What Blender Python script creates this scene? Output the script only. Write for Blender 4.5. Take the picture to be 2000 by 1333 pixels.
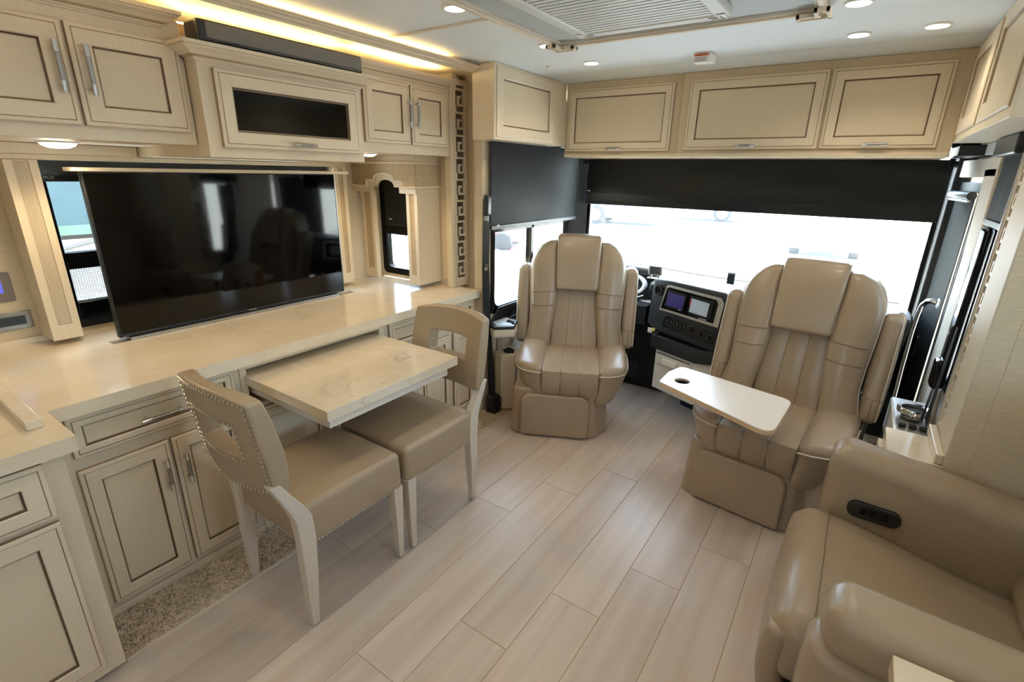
import bpy, bmesh, math, random
from mathutils import Vector, Matrix
random.seed(7)
scene = bpy.context.scene
col = scene.collection
for o in list(bpy.data.objects):
    bpy.data.objects.remove(o)

# ------------------------------------------------------------------ camera
CAM_H = 1.55
F_PX = 973.88
YAW, PITCH, ROLL = math.radians(34.2307), math.radians(18.6739), math.radians(-1.1838)
fw = Vector((-math.sin(YAW)*math.cos(PITCH), math.cos(YAW)*math.cos(PITCH), -math.sin(PITCH)))
rt = Vector((math.cos(YAW), math.sin(YAW), 0))
dn = fw.cross(rt)
r2 = math.cos(ROLL)*rt + math.sin(ROLL)*dn
d2 = -math.sin(ROLL)*rt + math.cos(ROLL)*dn
cam_d = bpy.data.cameras.new('camera')
cam_d.sensor_width = 36.0
cam_d.lens = 36.0*F_PX/2000.0
cam_d.clip_start = 0.02
cam_d.clip_end = 400
cam = bpy.data.objects.new('camera', cam_d)
col.objects.link(cam)
m = Matrix.Identity(4)
for i in range(3):
    m[i][0] = r2[i]; m[i][1] = -d2[i]; m[i][2] = -fw[i]
m[2][3] = CAM_H
cam.matrix_world = m
scene.camera = cam

# ------------------------------------------------------------------ world, sun, exposure
world = bpy.data.worlds.new('sky')
scene.world = world
world.use_nodes = True
wn = world.node_tree.nodes
wl = world.node_tree.links
bg = wn['Background']
sky = wn.new('ShaderNodeTexSky')
sky.sky_type = 'NISHITA'
sky.sun_disc = False
sky.sun_elevation = math.radians(73)
sky.sun_rotation = math.radians(15)
sky.air_density = 1.0
sky.dust_density = 2.5
sky.ozone_density = 1.0
mixw = wn.new('ShaderNodeMix')
mixw.data_type = 'RGBA'
mixw.inputs['Factor'].default_value = 0.55
mixw.inputs['B'].default_value = (0.42, 0.44, 0.46, 1)
sm = wn.new('ShaderNodeMix'); sm.data_type = 'RGBA'; sm.blend_type = 'MULTIPLY'
sm.inputs['Factor'].default_value = 1.0
sm.inputs['B'].default_value = (0.35, 0.35, 0.35, 1)
wl.new(sky.outputs['Color'], sm.inputs['A'])
wl.new(sm.outputs['Result'], mixw.inputs['A'])
wl.new(mixw.outputs['Result'], bg.inputs['Color'])
bg.inputs['Strength'].default_value = 17.0

sun_d = bpy.data.lights.new('sun', 'SUN')
sun_d.energy = 72.0
sun_d.angle = math.radians(1.0)
sun_d.color = (1.0, 0.96, 0.9)
sun = bpy.data.objects.new('sun', sun_d)
col.objects.link(sun)
sun.rotation_euler = Vector((-0.08, -0.28, -0.955)).to_track_quat('-Z', 'Y').to_euler()   # high sun from the front right

scene.view_settings.view_transform = 'Standard'
scene.view_settings.look = 'None'
scene.view_settings.exposure = -0.06
scene.view_settings.gamma = 1.0
scene.view_settings.use_curve_mapping = False
try:
    scene.cycles.use_denoising = True
    scene.cycles.max_bounces = 10
    scene.cycles.diffuse_bounces = 6
    scene.cycles.transparent_max_bounces = 16
    scene.cycles.sample_clamp_indirect = 6.0
    scene.cycles.caustics_reflective = False
    scene.cycles.caustics_refractive = False
except Exception:
    pass


def portal(name, center, size, normal):
    d = bpy.data.lights.new(name, 'AREA')
    d.shape = 'RECTANGLE'; d.size = size[0]; d.size_y = size[1]
    o = bpy.data.objects.new(name, d)
    col.objects.link(o)
    o.location = center
    o.rotation_euler = Vector(normal).to_track_quat('-Z', 'Y').to_euler()
    d.cycles.is_portal = True
    return o


# ------------------------------------------------------------------ materials
MATS = {}


def lin(c):
    return tuple((x/12.92 if x <= 0.04045 else ((x+0.055)/1.055)**2.4) for x in (v/255.0 for v in c))


def mat(name, rgb, rough=0.5, metal=0.0, var=0.0, vscale=6.0, stretch=(1, 1, 1), bump=0.0, bscale=80.0,
        coat=0.0, rand=0.0, emit=0.0, emit_rgb=None, spec=0.5, alpha_t=0.0, second=None, detail=5.0):
    mt = bpy.data.materials.new(name)
    mt.use_nodes = True
    nt = mt.node_tree; N = nt.nodes; L = nt.links
    b = N['Principled BSDF']
    c = lin(rgb)
    b.inputs['Base Color'].default_value = (*c, 1)
    b.inputs['Roughness'].default_value = rough
    b.inputs['Metallic'].default_value = metal
    b.inputs['Specular IOR Level'].default_value = spec
    b.inputs['Coat Weight'].default_value = coat
    b.inputs['Coat Roughness'].default_value = 0.1
    if emit:
        b.inputs['Emission Color'].default_value = (*lin(emit_rgb or rgb), 1)
        b.inputs['Emission Strength'].default_value = emit
    tc = None
    if var or bump or rand:
        tc = N.new('ShaderNodeTexCoord')
        mp = N.new('ShaderNodeMapping'); mp.inputs['Scale'].default_value = stretch
        L.new(tc.outputs['Object'], mp.inputs['Vector'])
    if var or rand:
        nz = N.new('ShaderNodeTexNoise'); nz.inputs['Scale'].default_value = vscale
        nz.inputs['Detail'].default_value = detail
        L.new(mp.outputs['Vector'], nz.inputs['Vector'])
        ramp = N.new('ShaderNodeValToRGB')
        c2 = lin(second) if second else tuple(x*(1-var) for x in c)
        c3 = tuple(min(1, x*(1+var*0.6)) for x in c)
        ramp.color_ramp.elements[0].position = 0.3
        ramp.color_ramp.elements[1].position = 0.7
        ramp.color_ramp.elements[0].color = (*c2, 1)
        ramp.color_ramp.elements[1].color = (*c3, 1)
        L.new(nz.outputs['Fac'], ramp.inputs['Fac'])
        out = ramp.outputs['Color']
        if rand:
            oi = N.new('ShaderNodeObjectInfo')
            add = N.new('ShaderNodeVectorMath'); add.operation = 'SCALE'
            comb = N.new('ShaderNodeCombineXYZ')
            L.new(oi.outputs['Random'], comb.inputs['X']); L.new(oi.outputs['Random'], comb.inputs['Y']); L.new(oi.outputs['Random'], comb.inputs['Z'])
            L.new(comb.outputs['Vector'], add.inputs[0]); add.inputs['Scale'].default_value = 37.0
            ad2 = N.new('ShaderNodeVectorMath'); ad2.operation = 'ADD'
            L.new(mp.outputs['Vector'], ad2.inputs[0]); L.new(add.outputs['Vector'], ad2.inputs[1])
            L.new(ad2.outputs['Vector'], nz.inputs['Vector'])
            mr = N.new('ShaderNodeMapRange')
            mr.inputs['To Min'].default_value = 1-rand; mr.inputs['To Max'].default_value = 1+rand*0.6
            L.new(oi.outputs['Random'], mr.inputs['Value'])
            hs = N.new('ShaderNodeHueSaturation')
            L.new(mr.outputs['Result'], hs.inputs['Value']); L.new(out, hs.inputs['Color'])
            out = hs.outputs['Color']
        L.new(out, b.inputs['Base Color'])
    if bump:
        nb = N.new('ShaderNodeTexNoise'); nb.inputs['Scale'].default_value = bscale; nb.inputs['Detail'].default_value = 3
        L.new(mp.outputs['Vector'], nb.inputs['Vector'])
        bp = N.new('ShaderNodeBump'); bp.inputs['Strength'].default_value = bump; bp.inputs['Distance'].default_value = 0.002
        L.new(nb.outputs['Fac'], bp.inputs['Height'])
        L.new(bp.outputs['Normal'], b.inputs['Normal'])
    MATS[name] = mt
    return mt


def glass(name, tint=(0.9, 0.95, 0.95), glare_veil=0.0, rough=0.0):
    mt = bpy.data.materials.new(name); mt.use_nodes = True
    nt = mt.node_tree; N = nt.nodes; L = nt.links
    N.remove(N['Principled BSDF'])
    out = N['Material Output']
    t = N.new('ShaderNodeBsdfTransparent'); t.inputs['Color'].default_value = (*tint, 1)
    g = N.new('ShaderNodeBsdfGlossy'); g.inputs['Roughness'].default_value = rough
    lw = N.new('ShaderNodeLayerWeight'); lw.inputs['Blend'].default_value = 0.5
    pw = N.new('ShaderNodeMath'); pw.operation = 'POWER'; pw.inputs[1].default_value = 5.0
    fr = N.new('ShaderNodeMath'); fr.operation = 'MULTIPLY_ADD'; fr.inputs[1].default_value = 0.8; fr.inputs[2].default_value = 0.035
    L.new(lw.outputs['Facing'], pw.inputs[0]); L.new(pw.outputs['Value'], fr.inputs[0])
    mx = N.new('ShaderNodeMixShader')
    L.new(fr.outputs['Value'], mx.inputs['Fac'])
    tl = N.new('ShaderNodeBsdfTranslucent'); tl.inputs['Color'].default_value = (0.86, 0.95, 1.0, 1)
    m0 = N.new('ShaderNodeMixShader'); m0.inputs['Fac'].default_value = glare_veil   # translucent mix standing in for veiling glare
    L.new(t.outputs['BSDF'], m0.inputs[1]); L.new(tl.outputs['BSDF'], m0.inputs[2])
    L.new(m0.outputs['Shader'], mx.inputs[1]); L.new(g.outputs['BSDF'], mx.inputs[2])
    L.new(mx.outputs['Shader'], out.inputs['Surface'])
    MATS[name] = mt


def screen_mesh(name):
    """fine insect screen: procedural grid of dark threads over open holes"""
    mt = bpy.data.materials.new(name); mt.use_nodes = True
    nt = mt.node_tree; N = nt.nodes; L = nt.links
    N.remove(N['Principled BSDF'])
    out = N['Material Output']
    t = N.new('ShaderNodeBsdfTransparent'); t.inputs['Color'].default_value = (1, 1, 1, 1)
    d = N.new('ShaderNodeBsdfDiffuse'); d.inputs['Color'].default_value = (0.10, 0.11, 0.11, 1)
    mx = N.new('ShaderNodeMixShader')
    tc = N.new('ShaderNodeTexCoord')
    ck = N.new('ShaderNodeTexVoronoi'); ck.inputs['Scale'].default_value = 110; ck.inputs['Randomness'].default_value = 0.0
    L.new(tc.outputs['Object'], ck.inputs['Vector'])
    gt = N.new('ShaderNodeMapRange'); gt.inputs['From Min'].default_value = 0.35; gt.inputs['From Max'].default_value = 0.55
    gt.inputs['To Min'].default_value = 0.0; gt.inputs['To Max'].default_value = 0.65
    L.new(ck.outputs['Distance'], gt.inputs['Value'])
    L.new(gt.outputs['Result'], mx.inputs['Fac'])
    L.new(t.outputs['BSDF'], mx.inputs[1]); L.new(d.outputs['BSDF'], mx.inputs[2])
    L.new(mx.outputs['Shader'], out.inputs['Surface'])
    MATS[name] = mt


def stone_mat(name, base, dark, vein):
    mt = bpy.data.materials.new(name); mt.use_nodes = True
    nt = mt.node_tree; N = nt.nodes; L = nt.links
    b = N['Principled BSDF']
    b.inputs['Roughness'].default_value = 0.16
    b.inputs['Coat Weight'].default_value = 0.15
    tc = N.new('ShaderNodeTexCoord')
    n1 = N.new('ShaderNodeTexNoise'); n1.inputs['Scale'].default_value = 5; n1.inputs['Detail'].default_value = 7; n1.inputs['Roughness'].default_value = 0.65
    L.new(tc.outputs['Object'], n1.inputs['Vector'])
    r1 = N.new('ShaderNodeValToRGB')
    r1.color_ramp.elements[0].position = 0.35; r1.color_ramp.elements[1].position = 0.65
    r1.color_ramp.elements[0].color = (*lin(dark), 1); r1.color_ramp.elements[1].color = (*lin(base), 1)
    L.new(n1.outputs['Fac'], r1.inputs['Fac'])
    n2 = N.new('ShaderNodeTexNoise'); n2.inputs['Scale'].default_value = 2.6; n2.inputs['Detail'].default_value = 9; n2.inputs['Distortion'].default_value = 1.2
    L.new(tc.outputs['Object'], n2.inputs['Vector'])
    r2_ = N.new('ShaderNodeValToRGB')
    e = r2_.color_ramp.elements
    e[0].position = 0.485; e[0].color = (0, 0, 0, 1); e[1].position = 0.5; e[1].color = (1, 1, 1, 1)
    k = e.new(0.515); k.color = (0, 0, 0, 1)
    L.new(n2.outputs['Fac'], r2_.inputs['Fac'])
    n3 = N.new('ShaderNodeTexNoise'); n3.inputs['Scale'].default_value = 4.5
    L.new(tc.outputs['Object'], n3.inputs['Vector'])
    r3 = N.new('ShaderNodeMapRange'); r3.inputs['From Min'].default_value = 0.5; r3.inputs['From Max'].default_value = 0.72; r3.inputs['To Max'].default_value = 0.75
    L.new(n3.outputs['Fac'], r3.inputs['Value'])
    ml = N.new('ShaderNodeMath'); ml.operation = 'MULTIPLY'
    L.new(r2_.outputs['Color'], ml.inputs[0]); L.new(r3.outputs['Result'], ml.inputs[1])
    mx = N.new('ShaderNodeMix'); mx.data_type = 'RGBA'
    L.new(ml.outputs['Value'], mx.inputs['Factor']); L.new(r1.outputs['Color'], mx.inputs['A'])
    mx.inputs['B'].default_value = (*lin(vein), 1)
    L.new(mx.outputs['Result'], b.inputs['Base Color'])
    MATS[name] = mt


mat('paint', (216, 201, 175), 0.38, var=0.03, vscale=3, stretch=(40, 40, 3), bump=0.03, bscale=10)
mat('panel_paint', (212, 196, 168), 0.34, var=0.025, vscale=4, stretch=(60, 60, 6), bump=0.03, bscale=14)
mat('glaze', (98, 74, 54), 0.5, var=0.2, vscale=15)
mat('glaze_line', (160, 136, 108), 0.5, var=0.25, vscale=9)
mat('glaze_soft', (176, 156, 128), 0.45)
mat('frame_brown', (200, 181, 150), 0.4, var=0.05, vscale=3, stretch=(40, 40, 3))  # browner than the doors, for the front cabinet bodies
mat('white_wash', (222, 214, 200), 0.4, var=0.05, vscale=4, stretch=(30, 30, 2))
mat('leg_wood', (204, 193, 176), 0.4, var=0.06, vscale=6, stretch=(30, 30, 2))
stone_mat('stone', (226, 213, 190), (216, 201, 175), (184, 168, 142))
mat('leather', (157, 139, 116), 0.36, var=0.05, vscale=4, bump=0.08, bscale=260, coat=0.08)
mat('leather_tan', (160, 141, 116), 0.38, var=0.05, vscale=4, bump=0.08, bscale=240)
mat('piping', (214, 202, 184), 0.45)
mat('stitch', (120, 102, 82), 0.6)
mat('wallpaper', (206, 190, 163), 0.75, var=0.12, vscale=5, stretch=(6, 6, 90), bump=0.15, bscale=12)
mat('wall_cream', (196, 187, 171), 0.6, var=0.03)
mat('fret', (216, 203, 182), 0.42, var=0.04, stretch=(20, 20, 2))
mat('header_wood', (236, 226, 204), 0.5, var=0.1, vscale=3, stretch=(30, 2, 30))
mat('ceiling_vinyl', (228, 235, 238), 0.55, bump=0.05, bscale=60)
mat('batten', (206, 197, 182), 0.5)
mat('floor_plank', (204, 191, 178), 0.30, var=0.05, vscale=2.0, stretch=(9, 0.55, 1), bump=0.12, bscale=160, rand=0.06, detail=9, second=(188, 172, 157))
mat('grout', (168, 148, 118), 0.8)
mat('carpet', (200, 184, 160), 0.95, var=0.45, vscale=60)
mat('tuft', (224, 210, 188), 0.95, var=0.35, vscale=45)
mat('tuft_dark', (140, 122, 100), 0.95, var=0.3, vscale=60)
mat('chrome', (225, 225, 225), 0.12, metal=1)
mat('dark_chrome', (120, 112, 100), 0.25, metal=1)
mat('brushed', (160, 158, 154), 0.32, metal=1)
mat('silver_trim', (205, 203, 198), 0.3, metal=0.8)
mat('nickel', (216, 211, 202), 0.28, metal=1)
mat('mirror', (120, 118, 114), 0.06, metal=1)
mat('black_gloss', (7, 7, 8), 0.12, spec=0.25)
mat('tv_glass', (3, 3, 4), 0.05, spec=0.4)
mat('black_plastic', (18, 19, 21), 0.35, var=0.1)
mat('black_matte', (12, 12, 13), 0.7)
mat('black_vinyl', (24, 26, 28), 0.42, bump=0.1, bscale=200)
mat('shade_fabric', (14, 17, 18), 0.6, bump=0.12, bscale=300, spec=0.12)
mat('shade_satin', (20, 23, 26), 0.40, bump=0.08, bscale=300, spec=0.3)
mat('door_shade', (16, 24, 24), 0.7, bump=0.2, bscale=300, spec=0.08)
mat('belt', (14, 14, 15), 0.7, bump=0.3, bscale=400)
mat('speaker_cloth', (104, 100, 92), 0.7, bump=0.4, bscale=600)
mat('dash', (34, 38, 44), 0.45, bump=0.1, bscale=300)
mat('dash_white', (224, 222, 214), 0.4)
mat('console_beige', (205, 193, 172), 0.5, var=0.03)
mat('laminate', (232, 224, 212), 0.3)
mat('ply_edge', (206, 176, 138), 0.5, var=0.15, vscale=10, stretch=(1, 1, 30))
mat('grille', (205, 205, 200), 0.4)
mat('grey_panel', (172, 178, 178), 0.6)
mat('lamp_lens', (255, 244, 226), 0.4, emit=14.0, emit_rgb=(255, 240, 214))
mat('led', (255, 226, 160), 0.4, emit=75.0, emit_rgb=(255, 224, 156))
mat('led_soft', (255, 226, 160), 0.4, emit=32.0, emit_rgb=(255, 222, 150))
mat('lamp_rim', (235, 233, 228), 0.4)
mat('screen_blue', (52, 50, 96), 0.2, emit=0.35, emit_rgb=(52, 48, 110), var=0.3, vscale=12)
mat('screen_grey', (150, 160, 170), 0.2, emit=0.35, emit_rgb=(150, 165, 180), var=0.2, vscale=14)
mat('screen_dim', (120, 112, 104), 0.25)
mat('indicator', (90, 90, 200), 0.3, emit=0.9, emit_rgb=(90, 90, 210))
mat('white_plastic', (236, 234, 228), 0.4)
mat('orange', (226, 104, 40), 0.5)
mat('print_black', (30, 28, 28), 0.7)
mat('print_white', (225, 225, 225), 0.5)
mat('yellow_tag', (226, 222, 90), 0.5)
mat('red_mark', (180, 40, 30), 0.5)
mat('step_mat', (120, 112, 98), 0.8, bump=0.3, bscale=120)
mat('rope', (226, 212, 188), 0.7, bump=0.5, bscale=200)
mat('woven', (188, 168, 136), 0.85, var=0.15, vscale=60, bump=0.6, bscale=220)
mat('asphalt', (190, 188, 182), 0.9, var=0.06, vscale=0.6)
mat('bus_white', (232, 232, 230), 0.35)
mat('bus_grey', (150, 158, 160), 0.4)
mat('tyre', (52, 52, 54), 0.8)
mat('wheel_metal', (210, 210, 212), 0.3, metal=0.7)
mat('bus_glass', (40, 52, 56), 0.1)
mat('car_red', (150, 50, 44), 0.35, coat=0.4)
mat('teal', (30, 50, 55), 0.35, var=0.35, vscale=1.3, stretch=(1, 1, 2))
mat('green_reflection', (48, 74, 62), 0.6, var=0.3, vscale=5)
mat('bark', (90, 74, 60), 0.9, var=0.3, vscale=10)
glass('window_glass')
glass('windshield_glass', glare_veil=0.015)
screen_mesh('insect_screen')

# ------------------------------------------------------------------ mesh builder
ORG = {}
V3 = Vector


class MB:
    def __init__(self):
        self.v = []; self.f = []; self.m = []

    def add(self, vs, fs, mi=0):
        b = len(self.v)
        self.v += [Vector(p) for p in vs]
        for f in fs:
            self.f.append([i+b for i in f]); self.m.append(mi)
        return self

    def box(self, x0, x1, y0, y1, z0, z1, mi=0):
        vs = [(x, y, z) for x in (x0, x1) for y in (y0, y1) for z in (z0, z1)]
        fs = [(0, 1, 3, 2), (4, 6, 7, 5), (0, 4, 5, 1), (2, 3, 7, 6), (0, 2, 6, 4), (1, 5, 7, 3)]
        return self.add(vs, fs, mi)

    def prism(self, poly, o, U, V, N, n0, n1, mi=0, side_mi=None, holes=None):
        """poly (u,v) extruded along N from n0 to n1"""
        o, U, V, N = Vector(o), Vector(U), Vector(V), Vector(N)
        k = len(poly)
        vs = [o+U*u+V*v+N*n0 for u, v in poly]+[o+U*u+V*v+N*n1 for u, v in poly]
        self.add(vs, [tuple(range(k))[::-1], tuple(range(k, 2*k))], mi)
        b = len(self.v)-2*k
        for i in range(k):
            j = (i+1) % k
            self.f.append([b+i, b+j, b+k+j, b+k+i]); self.m.append(mi if side_mi is None else side_mi)
        return self

    def frame_prism(self, outer, inner, o, U, V, N, n0, n1, mi=0):
        """ring between two loops with the same number of points"""
        o, U, V, N = Vector(o), Vector(U), Vector(V), Vector(N)
        k = len(outer)
        vs = []
        for n in (n0, n1):
            for L in (outer, inner):
                vs += [o+U*u+V*v+N*n for u, v in L]
        b = len(self.v); self.v += vs
        for i in range(k):
            j = (i+1) % k
            A, B, C, D = b, b+k, b+2*k, b+3*k
            for q in ((A+j, A+i, B+i, B+j), (C+i, C+j, D+j, D+i), (A+i, A+j, C+j, C+i), (B+j, B+i, D+i, D+j)):
                self.f.append(list(q)); self.m.append(mi)
        return self

    def tube(self, pts, r, n=8, mi=0, closed=False):
        pts = [Vector(p) for p in pts]
        k = len(pts)
        rs = r if isinstance(r, (list, tuple)) else [r]*k
        b = len(self.v)
        up = Vector((0, 0, 1))
        prev = None
        for i, p in enumerate(pts):
            if closed:
                t = pts[(i+1) % k]-pts[i-1]
            else:
                t = pts[min(i+1, k-1)]-pts[max(i-1, 0)]
            t.normalize()
            if prev is None:
                a = t.orthogonal().normalized() if abs(t.z) > 0.95 else t.cross(up).normalized()
            else:
                a = (prev-t*prev.dot(t)).normalized()
            prev = a
            c = t.cross(a)
            for j in range(n):
                an = 2*math.pi*j/n
                self.v.append(p+(a*math.cos(an)+c*math.sin(an))*rs[i])
        for i in range(k if closed else k-1):
            for j in range(n):
                a0 = b+i*n+j; a1 = b+i*n+(j+1) % n
                i2 = (i+1) % k
                self.f.append([a0, a1, b+i2*n+(j+1) % n, b+i2*n+j]); self.m.append(mi)
        if not closed:
            self.f.append([b+j for j in range(n)][::-1]); self.m.append(mi)
            self.f.append([b+(k-1)*n+j for j in range(n)]); self.m.append(mi)
        return self

    def lathe(self, prof, n=24, o=(0, 0, 0), axis='z', mi=0):
        o = Vector(o); b = len(self.v); k = len(prof)
        for i in range(n):
            a = 2*math.pi*i/n
            for r, h in prof:
                p = (r*math.cos(a), r*math.sin(a), h)
                if axis == 'y': p = (p[0], h, p[1])
                if axis == 'x': p = (h, p[0], p[1])
                self.v.append(o+Vector(p))
        for i in range(n):
            for j in range(k-1):
                i2 = (i+1) % n
                self.f.append([b+i*k+j, b+i2*k+j, b+i2*k+j+1, b+i*k+j+1]); self.m.append(mi)
        self.f.append([b+i*k for i in range(n)]); self.m.append(mi)
        self.f.append([b+i*k+k-1 for i in range(n)]); self.m.append(mi)
        return self

    def rbox(self, c, s, r, arc=3, div=(4, 4, 4), puff=(0, 0, 0), fn=None, mi=0):
        """rounded, optionally pillow-puffed box; fn warps local points before placing"""
        h = [x/2 for x in s]
        r = min(r, min(h)*0.999)
        cs = []
        for ax in range(3):
            e = [r*math.tan(math.radians(45*k/arc)) for k in range(arc, 0, -1)]
            inner = h[ax]-r
            d = max(1, div[ax])
            L = [-inner-x for x in e]+[-inner+2*inner*i/d for i in range(d+1)]+[inner+x for x in reversed(e)]
            cs.append(L)
        idx = {}; vs = []; fs = []

        def pt(p):
            key = tuple(round(x, 6) for x in p)
            if key in idx: return idx[key]
            inn = [max(-(h[a]-r), min(h[a]-r, p[a])) for a in range(3)]
            d = Vector([p[a]-inn[a] for a in range(3)])
            if d.length > 1e-9: d = d.normalized()*r
            q = Vector(inn)+d
            u = [max(-1, min(1, q[a]/h[a])) for a in range(3)]
            for a in range(3):
                if puff[a]:
                    o1, o2 = [x for x in range(3) if x != a]
                    q[a] += puff[a]*u[a]*(1-u[o1]**2)*(1-u[o2]**2)
            idx[key] = len(vs); vs.append(q)
            return idx[key]
        for ax in range(3):
            o1, o2 = [x for x in range(3) if x != ax]
            for sgn in (-1, 1):
                A, B = cs[o1], cs[o2]
                for i in range(len(A)-1):
                    for j in range(len(B)-1):
                        q = []
                        for (a, b_) in ((A[i], B[j]), (A[i+1], B[j]), (A[i+1], B[j+1]), (A[i], B[j+1])):
                            p = [0, 0, 0]; p[ax] = sgn*h[ax]; p[o1] = a; p[o2] = b_
                            q.append(pt(p))
                        if len(set(q)) == 4: fs.append(q)
        c = Vector(c)
        if fn: vs = [Vector(fn(q.x, q.y, q.z)) for q in vs]
        vs = [q+c for q in vs]
        return self.add(vs, fs, mi)

    def xf(self, M):
        self.v = [M @ p for p in self.v]
        return self

    def warp(self, fn):
        self.v = [Vector(fn(p)) for p in self.v]
        return self

    def build(self, name, mats, parent=None, smooth=True, angle=40, bevel=0.0, segs=2, local=False, at=None):
        if isinstance(mats, str): mats = [mats]
        org = Vector((0, 0, 0))
        if parent is not None and not local: org = ORG.get(parent.name, Vector((0, 0, 0)))
        loc = Vector(at) if at is not None else None
        me = bpy.data.meshes.new(name)
        sub = loc if loc is not None else org
        me.from_pydata([tuple(p-sub) for p in self.v], [], self.f)
        for k in mats: me.materials.append(MATS[k])
        me.polygons.foreach_set('material_index', self.m)
        bm = bmesh.new(); bm.from_mesh(me)
        bmesh.ops.recalc_face_normals(bm, faces=bm.faces)
        bm.to_mesh(me); bm.free()
        if smooth:
            me.polygons.foreach_set('use_smooth', [True]*len(me.polygons))
            try: me.set_sharp_from_angle(angle=math.radians(angle))
            except Exception: pass
        o = bpy.data.objects.new(name, me)
        col.objects.link(o)
        if parent is not None:
            o.parent = parent
            if loc is not None: o.location = loc-org
            ORG[o.name] = loc if loc is not None else org
        elif loc is not None:
            o.location = loc; ORG[o.name] = loc
        if bevel:
            bv = o.modifiers.new('bevel', 'BEVEL'); bv.width = bevel; bv.segments = segs
            bv.limit_method = 'ANGLE'; bv.angle_limit = math.radians(35)
            bv.harden_normals = False
        return o


def tag(o, label=None, cat=None, group=None, kind=None):
    if label: o['label'] = label
    if cat: o['category'] = cat
    if group: o['group'] = group
    if kind: o['kind'] = kind
    return o


def thing(name, label, cat, loc=(0, 0, 0), rz=0.0, group=None):
    o = bpy.data.objects.new(name, None)
    o.empty_display_size = 0.1
    col.objects.link(o)
    o.location = loc; o.rotation_euler = (0, 0, rz)
    ORG[o.name] = Vector(loc)
    return tag(o, label, cat, group)


def struct(name, mb, mats, label=None, **kw):
    o = mb.build(name, mats, **kw)
    tag(o, label, None, None, 'structure')
    return o


def copy_tree(o, parent=None):
    c = o.copy(); col.objects.link(c)
    if parent: c.parent = parent
    for ch in [x for x in bpy.data.objects if x.parent == o]:
        copy_tree(ch, c)
    return c


X_, Y_, Z_ = Vector((1, 0, 0)), Vector((0, 1, 0)), Vector((0, 0, 1))
FR = {'+x': (Y_, Z_, X_), '-y': (X_, Z_, -Y_), '-x': (-Y_, Z_, -X_), '+y': (-X_, Z_, Y_)}


def rect(u0, u1, v0, v1, i=0.0):
    return [(u0+i, v0+i), (u1-i, v0+i), (u1-i, v1-i), (u0+i, v1-i)]


def rrect(u0, u1, v0, v1, r, n=5):
    p = []
    rs = r if isinstance(r, (list, tuple)) else [r]*4
    for k, (cu, cv, a0) in enumerate(((u0, v0, 180), (u1, v0, 270), (u1, v1, 0), (u0, v1, 90))):
        rr = max(rs[k], 1e-4)
        cx = cu+rr if k in (0, 3) else cu-rr
        cy = cv+rr if k in (0, 1) else cv-rr
        for i in range(n+1):
            a = math.radians(a0+90*i/n)
            p.append((cx+rr*math.cos(a), cy+rr*math.sin(a)))
    return p


def rings(mb, o, face, u0, u1, v0, v1, prof):
    """concentric rectangular bands; prof = [(inset, height, material of the band that leads here)]"""
    U, V, N = FR[face] if isinstance(face, str) else face
    o = Vector(o); b = len(mb.v)
    for ins, hgt, _ in prof:
        for (u, v) in rect(u0, u1, v0, v1, ins):
            mb.v.append(o+U*u+V*v+N*hgt)
    for k in range(1, len(prof)):
        for i in range(4):
            j = (i+1) % 4
            mb.f.append([b+4*(k-1)+i, b+4*(k-1)+j, b+4*k+j, b+4*k+i]); mb.m.append(prof[k][2])
    mb.f.append([b+3, b+2, b+1, b]); mb.m.append(0)
    return mb


def door(parent, name, o, face, u0, u1, v0, v1, fwid=0.055, t=0.02, handle=None, pane=None, groove=True, panel_name='panel', mats=None):
    """framed door with glazed grooves; handle = (kind, u, v, length)"""
    mb = MB()
    prof = [(0, 0, 0), (0.0, t-0.006, 3), (0.003, t-0.003, 0), (0.012, t-0.002, 0)]
    if groove:
        prof += [(0.0128, t-0.0035, 3), (0.0142, t-0.0035, 3), (0.0155, t, 0)]
    prof += [(fwid-0.008, t, 0), (fwid-0.0045, t-0.003, 0), (fwid-0.003, t-0.008, 1), (fwid-0.0005, t-0.011, 1), (fwid+0.004, t-0.010, 2)]
    rings(mb, o, face, u0, u1, v0, v1, prof)
    U, V, N = FR[face] if isinstance(face, str) else face
    d = mb.build(name, mats or ['paint', 'glaze', 'glaze_soft', 'glaze_line'], parent, smooth=False)
    p = MB()
    i = fwid+0.002
    p.prism(rect(u0, u1, v0, v1, i), o, U, V, N, t-0.016, t-0.0095)
    p.build(panel_name, pane or 'panel_paint', d, smooth=False)
    if handle: pull(d, o, face, *handle)
    return d


def pull(parent, o, face, kind, u, v, ln, name='handle'):
    U, V, N = FR[face] if isinstance(face, str) else face
    o = Vector(o)
    A = V if kind == 'v' else U
    c = o+U*u+V*v
    base = 0.02; out = 0.048
    mb = MB()
    r = 0.0075
    e = ln/2
    mb.tube([c+N*out-A*e, c+N*out-A*e*0.55], r, 10, 0)
    mb.tube([c+N*out+A*e*0.55, c+N*out+A*e], r, 10, 0)
    mb.tube([c+N*out-A*e*0.56, c+N*out+A*e*0.56], r*0.9, 10, 1)
    for s in (-0.72, 0.72):
        mb.tube([c+N*(base-0.004)+A*e*s, c+N*out+A*e*s], r*0.75, 8, 0)
    return mb.build(name, ['chrome', 'brushed'], parent)


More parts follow.
